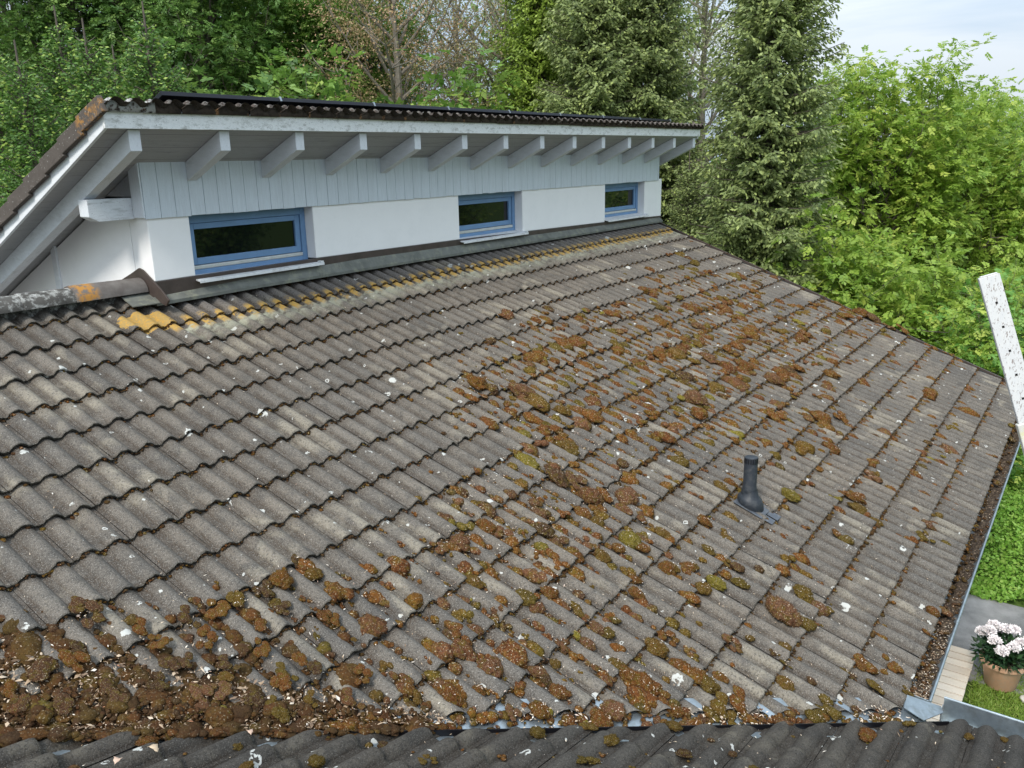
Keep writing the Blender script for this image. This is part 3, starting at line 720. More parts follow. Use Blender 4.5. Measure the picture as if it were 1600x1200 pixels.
# ------------------------------------------------------------------ moss
from mathutils import noise as mn
def ico(sub):
    bm = bmesh.new(); bmesh.ops.create_icosphere(bm, subdivisions=sub, radius=1)
    V = np.array([v.co for v in bm.verts]); F = np.array([[v.index for v in f.verts] for f in bm.faces]); bm.free(); return V, F
def clump(seed, sub, spikes, rough=1.):
    V, F = ico(sub); r = np.random.default_rng(seed); off = Vector(r.uniform(-50, 50, 3))
    out = []
    lump = r.uniform(.22, .42)
    for v in V:
        p = Vector(v); n1 = mn.noise(p*1.3+off); n2 = mn.noise(p*3.1+off*2); n3 = mn.noise(p*9+off) ; n4 = mn.noise(p*19+off)
        out.append(v*(1+lump*n1+.20*n2+rough*(.10*n3+.09*n4)))
    V = np.array(out); V[:, 2] *= .70; V[:, 2] = np.where(V[:, 2] < -.18, -.18+(V[:, 2]+.18)*.25, V[:, 2])
    if spikes:
        idx = r.integers(0, len(V), spikes); idx = idx[V[idx, 2] > -.15]; n = len(idx)
        d = V[idx]/np.linalg.norm(V[idx], axis=1)[:, None]+r.normal(0, .45, (n, 3)); d /= np.linalg.norm(d, axis=1)[:, None]
        a = r.normal(0, 1, (n, 3)); a = np.cross(d, a); a /= np.linalg.norm(a, axis=1)[:, None]
        L_ = r.uniform(.06, .2, (n, 1)); w_ = .018
        b = len(V); S = np.stack([V[idx]-a*w_-d*.03, V[idx]+a*w_-d*.03, V[idx]+d*L_], 1).reshape(-1, 3)
        V = np.concatenate([V, S]); F = np.concatenate([F, (b+np.arange(3*n)).reshape(-1, 3)])
    return V, F
def cattr(V, r=.5, pile=0.):
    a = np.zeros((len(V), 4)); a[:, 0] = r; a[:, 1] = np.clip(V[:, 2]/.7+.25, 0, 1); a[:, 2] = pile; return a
def crumb(seed, k, sub, spikes, rough=1.5):
    g = np.random.default_rng(seed); Vs, Fs, b = [], [], 0
    for i in range(k):
        V, F = clump(seed*7+i, sub, spikes, rough); s_ = g.uniform(.38, .62); o_ = g.normal(0, .42, 3)*np.array([1, 1, .25])
        Vs.append(V*s_+o_); Fs.append(F+b); b += len(V)
    return np.concatenate(Vs), np.concatenate(Fs)
BIG = []
for i in range(14):
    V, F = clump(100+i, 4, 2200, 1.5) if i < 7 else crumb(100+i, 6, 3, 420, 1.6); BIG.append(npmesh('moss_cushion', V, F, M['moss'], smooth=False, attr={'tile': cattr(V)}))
def pile_at(x, y):
    """how far a point lies inside the dark heap that fills the valley at the left"""
    d = (np.stack([np.asarray(x)-VA[0], np.asarray(y)-VA[1]], -1)@(-vn[:2])); a = (np.stack([np.asarray(x)-VA[0], np.asarray(y)-VA[1]], -1)@vd[:2])
    return np.clip(1.1-np.maximum(d-.15, 0)/(.75), 0, 1)*np.clip((.15-a)/.5, 0, 1)
MOSS = "6.04 -3.29 0.141 om;4.66 -3.54 0.153 ym;4.72 -3.63 0.117 rm;4.92 -4.52 0.227 pm;5.02 -4.66 0.120 om;3.91 -4.11 0.134 om;4.02 -4.13 0.096 rm;4.35 -4.40 0.109 pm;11.10 -2.67 0.182 ym;10.70 -2.87 0.193 rm;7.23 -2.89 0.227 pm;7.20 -2.97 0.150 om;6.74 -2.97 0.155 rm;5.26 -2.66 0.152 om;5.32 -2.52 0.175 rm;5.33 -1.73 0.185 rm;5.83 -1.65 0.058 ym;5.61 -1.99 0.220 pm;5.56 -2.14 0.184 pm;5.72 -2.34 0.142 om;5.87 -2.41 0.133 rm;3.40 -3.16 0.100 om;3.50 -2.85 0.104 pm;3.64 -2.91 0.138 pm;3.88 -2.90 0.126 rm;3.91 -3.03 0.133 pm;4.85 -3.13 0.178 pm;4.99 -3.15 0.163 rm;5.08 -3.29 0.173 pm;5.21 -2.72 0.131 om;4.28 -2.98 0.158 bm;4.21 -3.13 0.147 bm;4.25 -3.26 0.129 bm;4.81 -3.23 0.140 rm;5.02 -3.35 0.143 pm;4.81 -2.85 0.190 bm;4.90 -2.96 0.172 bm;4.72 -4.08 0.107 om;4.81 -4.11 0.126 ym;5.00 -4.22 0.102 om;6.00 -3.67 0.128 om;6.24 -3.66 0.088 rm;6.11 -3.69 0.119 rm;7.86 -3.50 0.199 rm;9.36 -3.18 0.186 rm;8.70 -3.18 0.219 pm;8.39 -2.55 0.187 pm;8.90 -2.59 0.181 rm;8.67 -2.84 0.190 rm;9.11 -2.10 0.171 pm;7.36 -2.32 0.157 rm;7.76 -2.29 0.177 rm;7.48 -2.57 0.144 om;9.77 -3.51 0.176 rm;8.63 -3.90 0.186 rm;7.28 -5.01 0.135 pm;7.06 -5.04 0.108 om;7.11 -4.46 0.157 rm;6.97 -4.52 0.142 om;7.62 -4.45 0.154 pm;6.85 -4.68 0.094 om;12.94 -3.07 0.458 rm;12.39 -2.97 0.400 rm;12.91 -3.26 0.352 bm;13.10 -3.63 0.188 rm;8.37 -3.78 0.195 rm;6.50 -4.07 0.146 ym;5.34 -3.99 0.136 om;5.38 -3.96 0.098 om;5.27 -4.25 0.067 bm;5.13 -4.05 0.104 om;5.32 -4.56 0.135 om;5.29 -4.70 0.105 om;5.21 -4.68 0.114 pm;7.79 -4.05 0.157 rm;7.10 -4.36 0.121 rm;6.33 -4.58 0.121 om;6.36 -4.51 0.088 rm;4.28 -4.74 0.107 om;4.99 -4.62 0.092 rm;4.50 -4.85 0.060 bm;4.85 -5.16 0.117 om;4.90 -5.03 0.109 rm;4.97 -5.11 0.156 rm;5.17 -5.17 0.132 rm;4.49 -4.69 0.068 om;4.62 -4.64 0.078 om;4.98 -5.30 0.074 om;5.75 -5.30 0.092 rm;6.06 -5.27 0.096 rm;4.74 -4.97 0.062 om;4.79 -5.02 0.054 bm;4.53 -4.46 0.052 om;4.54 -4.62 0.052 bm;3.18 -3.92 0.107 rm;2.95 -3.60 0.126 pm;3.04 -3.61 0.099 pm;2.95 -3.47 0.156 pm;2.95 -3.41 0.107 rm;2.96 -3.34 0.093 bm;2.80 -3.65 0.068 rm;2.67 -3.58 0.122 rm;2.69 -3.52 0.088 pm;2.54 -3.48 0.074 om;2.51 -3.39 0.114 pm;2.39 -3.25 0.114 rm;2.52 -2.95 0.105 rm;2.41 -2.95 0.055 om;2.55 -3.07 0.049 om;2.51 -2.86 0.120 rm;3.23 -3.43 0.081 om;3.09 -3.39 0.094 pm;3.54 -3.42 0.131 om;3.53 -3.51 0.100 pm;3.73 -3.48 0.103 rm;3.71 -3.59 0.078 pm;3.79 -3.65 0.119 om;3.73 -3.82 0.101 pm;3.90 -3.85 0.064 om;3.76 -3.87 0.086 om;3.56 -3.84 0.091 pm;3.47 -4.01 0.133 pm;3.53 -4.11 0.127 rm;3.57 -4.03 0.113 om;3.57 -4.19 0.150 rm;3.55 -4.26 0.142 rm;3.87 -4.26 0.102 rm;3.93 -4.36 0.118 rm;3.92 -4.44 0.118 om;4.04 -4.47 0.096 rm;3.47 -3.74 0.083 pm;3.28 -3.66 0.073 rm;3.21 -3.77 0.087 pm;3.20 -3.83 0.072 bm;3.32 -3.80 0.059 om;4.26 -3.82 0.101 rm;4.31 -3.75 0.085 rm;4.59 -3.84 0.123 rm;4.72 -3.85 0.098 om;4.32 -3.51 0.112 om;4.55 -3.53 0.089 rm;4.16 -3.41 0.093 rm;4.26 -3.37 0.069 pm;4.77 -3.92 0.099 rm;4.86 -3.93 0.100 om;4.61 -3.19 0.118 rm;4.60 -3.30 0.099 om;4.99 -3.50 0.104 pm;4.99 -3.65 0.122 om;5.44 -3.77 0.109 rm;5.13 -3.93 0.095 om;5.15 -4.14 0.094 bm;2.70 -2.61 0.089 om;2.71 -2.56 0.097 rm;2.73 -2.48 0.075 bm;2.40 -2.55 0.108 bm;2.49 -2.55 0.124 rm;2.42 -2.70 0.092 bm;2.28 -2.55 0.107 om;2.15 -2.53 0.119 rm;2.00 -2.53 0.139 bm;1.63 -2.24 0.174 bm;1.34 -2.41 0.200 bm;1.45 -2.45 0.167 rm;1.52 -2.39 0.122 bm;1.73 -2.48 0.136 rm;1.78 -2.56 0.115 rm;1.74 -2.71 0.132 bm;1.83 -2.71 0.113 bm;1.48 -2.64 0.130 bm;1.51 -2.73 0.116 bm;1.65 -2.75 0.117 bm;1.98 -2.66 0.136 rm;1.93 -2.86 0.132 bm;1.88 -2.90 0.098 om;2.21 -2.73 0.124 rm;2.17 -2.85 0.122 rm;2.08 -3.08 0.144 rm;2.13 -3.05 0.119 om;2.23 -3.03 0.120 rm;2.27 -3.11 0.113 bm;1.78 -3.03 0.070 ym;1.76 -2.90 0.142 pm;1.87 -2.94 0.130 pm;1.93 -3.07 0.129 bm;1.94 -3.14 0.096 om;1.21 -2.43 0.112 rm;1.17 -2.52 0.110 pm;1.22 -2.54 0.129 bm;1.29 -2.65 0.128 bm;2.18 -3.37 0.142 rw;2.24 -3.34 0.143 pm;2.31 -3.45 0.097 rm;2.10 -3.22 0.097 om;2.00 -3.21 0.128 om;2.51 -3.66 0.072 rw;2.89 -3.84 0.089 pm;2.95 -3.92 0.110 rm;3.01 -3.91 0.076 om;3.09 -4.11 0.104 ow;3.22 -4.15 0.121 rm;3.29 -4.17 0.122 pm;3.42 -4.25 0.073 om;3.46 -4.43 0.095 ow;3.54 -4.38 0.089 rm;3.79 -4.57 0.154 om;3.87 -4.64 0.156 rm;4.32 -4.97 0.141 om;4.26 -4.95 0.099 om;3.99 -4.84 0.095 pw;4.25 -5.22 0.106 rw;4.64 -5.36 0.096 ow;4.78 -5.66 0.054 ow;4.93 -5.83 0.046 ow;2.76 -4.27 0.077 ow;2.81 -4.31 0.071 ow;2.83 -4.00 0.087 ow;3.04 -4.28 0.088 ow;3.22 -4.59 0.083 bw;1.88 -3.53 0.078 ow;1.64 -3.39 0.065 ow;2.24 -3.83 0.067 ow;1.48 -2.98 0.080 rw;1.55 -3.04 0.049 ow;1.72 -3.22 0.055 ow;3.42 -4.76 0.050 bw;3.34 -4.89 0.069 ow;2.19 -3.61 0.056 bw"
KN = {'r': 'rust brown', 'o': 'olive', 'y': 'yellow-green topped', 'b': 'dark brown', 'p': 'pinkish brown'}
RV = {'r': (.36, .52), 'o': (.02, .2), 'y': (.965, 1.), 'b': (.86, .92), 'p': (.70, .82)}
def zone(x, y, rf):
    if rf == 'w': return 'on the dark wing tiles in the foreground'
    d = (x-VA[0])*(-vn[0])+(y-VA[1])*(-vn[1])
    if d < .42: return 'at the valley between the two roof slopes, left part' if x < 2.4 else ('along the zinc valley strip' if x < 4.2 else 'near the right end of the valley strip')
    if abs(x-6.0) < .7 and abs(y+3.95) < .6: return 'on the tiles right around the grey vent pipe'
    if x > 10.9: return 'on the tiles near the far verge'
    if y > -1.9: return 'on the upper tiles below the far windows'
    if y < -4.3: return 'on the lower tiles above the right gutter corner'
    if x > 6: return 'on the mid slope beyond the vent pipe'
    return 'on the mid slope in the thick moss belt' if x < 5.0 else 'on the tiles left of the vent pipe'
ORD = ['first', 'second', 'third', 'fourth', 'fifth', 'sixth', 'seventh', 'eighth', 'ninth', 'tenth', 'eleventh', 'twelfth', 'thirteenth', 'fourteenth', 'fifteenth', 'sixteenth', 'seventeenth', 'eighteenth']
def where(x, y, rf):
    if rf == 'w': return ('on the dark wing tiles, ' + ('left part' if x < 1.6 else 'middle part' if x < 3.2 else 'right part'))
    k = int(math.ceil(-y/cT/D+2-1e-6)); row = ORD[max(0, min(17, 19-k))]
    d = (x-VA[0])*(-vn[0])+(y-VA[1])*(-vn[1])
    w_ = 'near the valley' if d < .42 else 'left of the vent pipe' if x < 5.7 else 'above the vent pipe' if x < 7.2 and y > -3.9 else 'below the vent pipe' if x < 6.6 else 'near the far verge' if x > 10.9 else 'right of the vent pipe'
    return f'{row} course above the gutter, {w_}'
CR = lambda u: CREST0+.075+RIB*round((u-CREST0-.075)/RIB)
r = np.random.default_rng(21)
def mobj(mesh, P_, frame, sx, sy, sz, ang, label, group):
    o = bpy.data.objects.new('moss_cushion', mesh); Rm = Matrix((frame.U, -frame.V, frame.N)).transposed().to_4x4()
    tl = Matrix.Rotation(float(r.normal(0, .12)), 4, 'X') @ Matrix.Rotation(float(r.normal(0, .12)), 4, 'Y')
    o.matrix_world = Matrix.Translation(Vector(P_)) @ Rm @ Matrix.Rotation(ang, 4, 'Z') @ tl @ Matrix.Diagonal((sx, sy, sz, 1))
    SC.collection.objects.link(o); tag(o, label, 'moss', group); return o
EXP = []
for it in MOSS.split(';'):
    x, y, s, kr = it.split(); x, y, s = float(x), float(y), float(s); k, rf = kr[0], kr[1]
    fr = MAIN if rf == 'm' else WING
    Pt = np.array([x, y, 0.]); 
    if rf == 'm': u, v = x, -y/cT
    else: u, v = y, (x-5.0)/math.cos(TW)
    s = min(s, .24)*.92*(.72 if pile_at(x, y) > .5 and rf == 'm' else 1); el = r.uniform(1.0, 1.45)
    if rf == 'm' and s < .17 and k != 'y': u = u*.45+CR(u)*.55
    p_ = pile_at(x, y) if rf == 'm' else 0
    hh = -.030+.10*s+(.015 if s > .15 else 0)+.05*float(p_)
    EXP.append((u, -v*cT, s, rf))
    zn = zone(x, y, rf); kn = KN[k]; szn = 'large' if s > .19 else ('small' if s < .09 else 'fist-sized')
    shp = 'round' if el < 1.13 else 'oval' if el < 1.28 else 'long'
    m_ = BIG[r.integers(7, 14) if (p_ > .4 or r.random() < .35) else r.integers(0, 7)]
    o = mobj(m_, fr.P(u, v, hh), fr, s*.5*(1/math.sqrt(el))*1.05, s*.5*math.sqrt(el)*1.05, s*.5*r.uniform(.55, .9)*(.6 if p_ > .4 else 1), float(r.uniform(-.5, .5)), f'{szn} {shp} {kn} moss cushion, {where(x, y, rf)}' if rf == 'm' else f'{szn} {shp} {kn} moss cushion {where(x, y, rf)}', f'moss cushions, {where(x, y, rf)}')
    # colour choice through the object's own material slot variant
    o['_c'] = k
for k in 'royb p'.replace(' ', ''):
    g_m = M['moss'].copy(); g_m.name = 'moss_'+{'r': 'rust', 'o': 'olive', 'y': 'yellow', 'b': 'brown', 'p': 'flaky'}[k]
    t_ = g_m.node_tree; oi = [n for n in t_.nodes if n.type == 'OBJECT_INFO'][0]
    mr = t_.nodes.new('ShaderNodeMapRange'); mr.inputs['To Min'].default_value, mr.inputs['To Max'].default_value = RV[k]
    tos = [l.to_socket for l in t_.links if l.from_node == oi]
    t_.links.new(oi.outputs['Random'], mr.inputs['Value'])
    for s_2 in tos: t_.links.new(mr.outputs[0], s_2)
    for o in [q for q in SC.collection.objects if q.get('_c') == k]:
        o.material_slots[0].link = 'OBJECT'; o.material_slots[0].material = g_m; del o['_c']
# density of the loose moss, read in roof coordinates
DP = np.array([[float(t) for t in q.split(',')] for q in "6.99,0.39,0 7.88,0.17,0 8.89,-0.08,0 10.06,-0.36,0 11.41,-0.69,2 12.99,-1.08,1 3.92,0.51,0 4.43,0.36,0 4.99,0.19,0 5.61,0.00,0 6.30,-0.21,0 7.07,-0.44,0 7.94,-0.70,0 8.92,-1.00,2 10.04,-1.34,6 11.33,-1.72,6 12.83,-2.18,2 2.79,0.34,0 3.18,0.20,0 3.60,0.05,0 4.06,-0.11,0 4.57,-0.29,0 5.12,-0.49,0 5.73,-0.71,0 6.40,-0.95,1 7.15,-1.21,5 7.99,-1.51,7 8.94,-1.85,8 10.02,-2.23,7 11.25,-2.67,6 12.68,-3.18,6 2.58,-0.05,0 2.94,-0.20,0 3.32,-0.36,0 3.74,-0.53,0 4.20,-0.71,0 4.70,-0.91,0 5.24,-1.13,1 5.84,-1.37,5 6.50,-1.64,7 7.23,-1.94,7 8.04,-2.27,8 8.96,-2.64,8 10.00,-3.06,6 11.18,-3.54,4 12.54,-4.09,4 2.39,-0.40,0 2.72,-0.55,0 3.08,-0.71,0 3.46,-0.89,0 3.88,-1.07,0 4.33,-1.28,0 4.82,-1.50,1 5.35,-1.74,8 5.94,-2.00,8 6.59,-2.30,7 7.30,-2.62,7 8.09,-2.97,7 8.98,-3.38,5 9.98,-3.83,4 11.11,-4.34,3 12.41,-4.92,2 2.22,-0.72,0 2.53,-0.87,0 2.86,-1.03,0 3.21,-1.21,0 3.60,-1.39,0 4.01,-1.60,0 4.45,-1.82,0 4.94,-2.06,6 5.46,-2.32,8 6.04,-2.60,6 6.67,-2.91,6 7.37,-3.26,6 8.14,-3.64,5 9.00,-4.06,4 9.96,-4.54,3 11.05,-5.08,2 2.07,-1.00,0 2.36,-1.15,0 2.66,-1.32,0 2.99,-1.49,0 3.34,-1.68,0 3.72,-1.88,0 4.13,-2.10,0 4.57,-2.33,2 5.05,-2.59,8 5.56,-2.86,6 6.13,-3.16,5 6.75,-3.49,5 7.43,-3.86,5 8.18,-4.26,4 9.01,-4.71,3 9.95,-5.20,2 1.93,-1.25,0 2.20,-1.41,0 2.49,-1.57,0 2.79,-1.75,0 3.12,-1.93,0 3.47,-2.13,0 3.85,-2.35,2 4.25,-2.58,6 4.68,-2.82,9 5.15,-3.09,7 5.66,-3.38,4 6.22,-3.70,3 6.82,-4.05,3 7.49,-4.43,3 8.22,-4.84,3 9.03,-5.31,1 1.81,-1.49,0 2.06,-1.64,0 2.33,-1.80,0 2.62,-1.98,0 2.92,-2.16,0 3.24,-2.36,1 3.59,-2.57,2 3.96,-2.79,8 4.36,-3.03,9 4.79,-3.29,6 5.25,-3.58,4 5.75,-3.88,3 6.30,-4.21,3 6.89,-4.57,3 7.54,-4.96,2 8.26,-5.40,1 1.69,-1.70,0 1.93,-1.85,0 2.18,-2.01,0 2.45,-2.19,0 2.74,-2.37,1 3.04,-2.56,2 3.36,-2.77,5 3.71,-2.99,9 4.07,-3.22,8 4.47,-3.47,6 4.89,-3.74,4 5.35,-4.04,3 5.84,-4.35,3 6.38,-4.69,2 6.96,-5.07,2 7.60,-5.47,1 1.59,-1.89,0 1.81,-2.05,0 2.05,-2.21,1 2.31,-2.38,3 2.57,-2.55,7 2.86,-2.74,6 3.16,-2.95,5 3.48,-3.16,7 3.82,-3.39,7 4.18,-3.63,5 4.57,-3.89,4 4.99,-4.17,3 5.44,-4.48,3 5.93,-4.80,2 6.45,-5.15,2 7.02,-5.54,1 1.49,-2.07,0 1.71,-2.22,3 1.93,-2.38,6 2.17,-2.55,9 2.42,-2.72,9 2.69,-2.91,7 2.97,-3.11,4 3.27,-3.32,7 3.59,-3.54,7 3.92,-3.78,5 4.29,-4.03,4 4.67,-4.30,3 5.08,-4.59,3 5.53,-4.90,2 6.01,-5.23,2 6.52,-5.59,0 1.40,-2.24,7 1.61,-2.39,9 1.82,-2.54,9 2.05,-2.71,9 2.28,-2.88,8 2.53,-3.06,6 2.80,-3.26,5 3.08,-3.46,7 3.38,-3.68,7 3.69,-3.90,5 4.03,-4.15,5 4.39,-4.41,3 4.77,-4.69,2 5.18,-4.98,2 5.61,-5.30,2 1.32,-2.39,9 1.51,-2.54,9 1.72,-2.69,9 1.93,-2.86,9 2.16,-3.02,8 2.39,-3.20,6 2.64,-3.39,7 2.91,-3.59,7 3.19,-3.80,6 3.48,-4.02,6 3.79,-4.26,6 4.13,-4.51,3 4.48,-4.77,2 4.86,-5.06,2 5.26,-5.36,1 1.24,-2.54,9 1.43,-2.68,9 1.62,-2.83,9 1.83,-2.99,9 2.04,-3.16,9 2.27,-3.33,8 2.50,-3.52,8 2.75,-3.71,6 3.01,-3.91,6 3.29,-4.13,6 3.58,-4.36,4 3.89,-4.60,3 4.22,-4.85,2 4.57,-5.13,1 4.95,-5.42,0".split()])
def dens(x, y):
    x = np.asarray(x); y = np.asarray(y); out = np.zeros(x.shape)
    for a in range(0, len(x), 4000):
        # the picture compresses distances far away: widen the kernel with x
        sx = .35+.10*np.maximum(x[a:a+4000], 0)[:, None]
        d2 = ((x[a:a+4000, None]-DP[None, :, 0])/sx)**2+((y[a:a+4000, None]-DP[None, :, 1])/.35)**2
        w_ = 1/(d2+.02)**2.5; out[a:a+4000] = (w_*DP[None, :, 2]).sum(1)/w_.sum(1)
    return out/9
def scatter(n, pow_, xr=(-.6, 13.1), yr=(-5.3, .25), add=0.):
    x = r.uniform(*xr, n); y = r.uniform(*yr, n)
    ok = y > VA[1]+(x-VA[0])*vd[1]/vd[0]+.0
    x, y = x[ok], y[ok]; q = dens(x, y); keep = r.random(len(x)) < q**pow_+add
    return x[keep], y[keep], q[keep]
TEMPL = [crumb(300+i, 4, 1, 26, 2.) if i % 3 else clump(300+i, 2, 120, 1.8) for i in range(10)]; TINY = [clump(400+i, 1, 22, 1.5) for i in range(8)]; MIDT = [crumb(500+i, 4, 2, 60, 1.6) if i % 2 else clump(500+i, 3, 320, 1.6) for i in range(8)]
SV, SF, SA = [], [], []; nb = 0
def stuff_add(T, frame, u, v, h, sx, sy, sz, ang, col, pile=0.):
    global nb
    V, F = T; c, s_ = math.cos(ang), math.sin(ang)
    x = V[:, 0]*sx; y = V[:, 1]*sy; X = c*x-s_*y; Y = s_*x+c*y
    SV.append(frame.P(u+X, v+Y, h+V[:, 2]*sz)); SF.append(F+nb); nb += len(V)
    SA.append(cattr(V, col, pile))
def pick():
    q = r.random(); return float(r.uniform(0, .2) if q < .22 else r.uniform(.3, .66) if q < .72 else r.uniform(.68, .84) if q < .86 else r.uniform(.86, .95) if q < .97 else r.uniform(.96, 1.))
# loose cushions in the belt
x, y, q = scatter(24000, 2.0)
for a, b, d_ in zip(x, y, q):
    s = float(np.clip(r.lognormal(math.log(.040), .5), .016, .15))*(1.0+.3*(a > 6))
    u = a; v = -b/cT; k = math.floor(v/D)      # v = k*D is the lower edge of course k+2
    if d_ < .5 and r.random() < .5: v = (k+1)*D-.0+r.uniform(.005, .06); 
    u = a*.35+CR(a)*.65 if r.random() < .8 else a
    t = (v/D) % 1; hh = H0+.028*t+.10*s+(prof((u-CREST0)/RIB)*.7)
    el = r.uniform(.9, 1.45); T = MIDT if s > .06 else TEMPL
    stuff_add(T[r.integers(0, 8)], MAIN, u, v, hh, s*.55, s*.55*el, s*.5, r.uniform(-.4, .4), pick(), float(pile_at(a, b))*.8)
# soil-and-moss heap in the valley at the left: a lumpy blanket of crumbs
n = 9000; aa = r.uniform(-3.4, .1, n); dd = np.abs(r.normal(0, .30, n))-.12
for a, d_ in zip(aa, dd):
    lim = np.clip(.02+.30*(-a-.1), .02, .62)
    if d_ > lim+r.normal(0, .05) or (a > -.5 and r.random() < .45): continue
    if d_ > .10 and prof((VA[0]+vd[0]*a-vn[0]*d_-CREST0)/RIB) > .55*AMP and r.random() < (.75 if a > -1.6 else .4): continue
    p_ = VA+vd*a-vn*d_; u = p_[0]; v = -p_[1]/cT; s = float(np.clip(r.lognormal(math.log(.030), .4), .012, .08))
    hh = -.045+np.clip(1-abs(d_)/lim, 0, 1)*.06*r.random()+.012
    if d_ < -.03:
        frame = WING; uu = p_[1]; vv = (p_[0]-5)/math.cos(TW); hh = -.035+.03*r.random()
    else: frame = MAIN; uu, vv = u, v
    T = MIDT if s > .055 else TEMPL
    stuff_add(T[r.integers(0, 8)], frame, uu, vv, hh, s*.6, s*.6*r.uniform(.8, 1.5), s*.45, r.uniform(0, 6.3), pick(), r.uniform(.5, 1.))
# moss along the whole valley strip
for i in range(200):
    a = r.uniform(-.2, 2.9); p_ = VA+vd*a+vn*r.uniform(-.02, .09); s = float(r.uniform(.02, .07))
    if r.random() < .45 and (abs(a-.25) < .2 or abs(a-2.3) < .3 or abs(a-1.05) < .2): continue
    stuff_add(TEMPL[r.integers(0, 8)], MAIN, p_[0], -p_[1]/cT, -.04+.1*s, s*.6, s*.6, s*.5, r.uniform(0, 6.3), pick(), .2)
# dark rims of dead moss under every lower edge (more on the right hand part)
for k in range(1, 20):
    v0 = (k-2)*D; y0 = -v0*cT; x0 = max(-.6, VA[0]+(y0-VA[1])*vd[0]/vd[1])
    n = int((13.05-x0)*(26 if k > 3 else 10)); xs_ = r.uniform(x0+.05, 13.05, n)
    for a in xs_:
        wgt = .35+.65*(a > 5 and k > 8)
        if r.random() > wgt: continue
        s = float(r.uniform(.012, .026))*(1.7 if (a > 5.2 and k > 8 and r.random() < .45) else 1)
        u = a; hh = H0+prof((u-CREST0)/RIB)+.003
        stuff_add(TINY[r.integers(0, 8)], MAIN, u, v0+r.uniform(.0, .022), hh, s*.8, s*.6, s*.5, r.uniform(0, 6.3), float(r.uniform(0, .6)), .75 if r.random() < .6 else .1)
DOT = [clump(600+i, 1, 0, 2.) for i in range(8)]
for k in range(1, 20):      # fine crumbs packed under the laps
    v0 = (k-2)*D; y0 = -v0*cT; x0 = max(-.6, VA[0]+(y0-VA[1])*vd[0]/vd[1])
    for a in r.uniform(x0+.03, 13.05, int((13.05-x0)*62)):
        if mn.noise(Vector((a*1.7, k*3.1, 0))) < -.22: continue
        s = float(r.uniform(.007, .016)); hh = H0+prof((a-CREST0)/RIB)+.004
        stuff_add(DOT[r.integers(0, 8)], MAIN, a, v0+r.uniform(-.003, .012), hh+r.uniform(0, .010), s*.9, s*.6, s*.6, r.uniform(0, 6.3), float(r.uniform(0, .6)), .95 if r.random() < .75 else .2)
# a few on the wing
for i in range(260):
    y_ = r.uniform(-6.6, -2.6); x_ = r.uniform(.6, 4.9)
    if y_ > yl(x_)-.15: continue
    s = float(r.uniform(.012, .045))*(1 if r.random() < .85 else 1.6); u = CW+.075+RIB*round((y_-CW-.075)/RIB)+r.normal(0, .015)
    stuff_add(TEMPL[r.integers(0, 8)], WING, u, (x_-5)/math.cos(TW), H0+.012+.1*s, s*.6, s*.6, s*.45, r.uniform(0, 6.3), pick(), .3)
for i in range(170):   # in the gutter
    a = 5.05+7.9*r.random()**1.8; s = float(r.uniform(.012, .04))
    stuff_add(TINY[r.integers(0, 8)], Frame((0, 0, -2.098), (1, 0, 0), (0, -1, 0), (0, 0, 1)), a, 5.343+r.uniform(-.05, .05), 0, s*.6, s*.6, s*.4, r.uniform(0, 6.3), pick(), .7)
o = nobj('moss', np.concatenate(SV), np.concatenate(SF), M['moss_stuff'], smooth=False, attr={'tile': np.concatenate(SA)})
tag(o, 'crumbs and small cushions of brown and olive moss strewn over the tiles and heaped in the valley', 'moss', kind='stuff')
print('moss faces', len(o.data.polygons))
# ------------------------------------------------------------------ litter
def litter_mat():
    g = G('leaf_litter', .8, .2); a = g.attr('tile'); R = g.sep(a.outputs['Color'], True)[0]
    g.col(g.ramp(R, [(0, (.10, .065, .04)), (.25, (.22, .15, .10)), (.5, (.40, .29, .19)), (.75, (.62, .52, .40)), (.9, (.75, .70, .62)), (1, (.42, .20, .11))])); return g.m
M['litter'] = litter_mat()
LV, LF, LA = [], [], []
def flake(frame, u, v, h, L_, W_, col):
    b = len(LV)*5; a = r.uniform(0, 6.3); c, s_ = math.cos(a), math.sin(a); cu = r.uniform(.1, .45)*L_; tl = r.normal(0, .25)
    pts = [(-.5, 0, 0), (-.1, -.5, .4), (-.1, .5, .4), (.5, 0, 0), (.15, 0, 1.)]
    q = []
    for px, py, pz_ in pts:
        X = px*L_; Y = py*W_; q.append((u+c*X-s_*Y, v+s_*X+c*Y, h+pz_*cu*.5+tl*X))
    q = np.array(q); LV.append(frame.P(q[:, 0], q[:, 1], q[:, 2])); LF.extend([(b, b+1, b+4), (b+1, b+3, b+4), (b+3, b+2, b+4), (b+2, b, b+4)]); LA.append(np.tile([col, 0, 0, 0], (5, 1)))
x, y, q = scatter(26000, 1.5, add=.03)
for a, b, d_ in zip(x, y, q):
    u = a*.4+CR(a)*.6 if r.random() < .6 else a; v = -b/cT; t = (v/D) % 1
    hh = H0+.028*t+prof((u-CREST0)/RIB)+.004+(.02*r.random() if d_ > .6 else 0)
    flake(MAIN, u, v, hh, r.uniform(.008, .022), r.uniform(.002, .007), float(np.clip(r.normal(.62, .22), 0, .97)))
for (x_, y_, s_, rf_) in EXP:
    for q_ in range(int(3+s_*70)):
        dx, dy = r.normal(0, .25*s_, 2)
        if rf_ == 'm': flake(MAIN, x_+dx, -y_/cT+dy, -.03+.42*s_*r.uniform(.7, 1.05), r.uniform(.006, .018), r.uniform(.002, .005), float(np.clip(r.normal(.68, .18), 0, .97)))
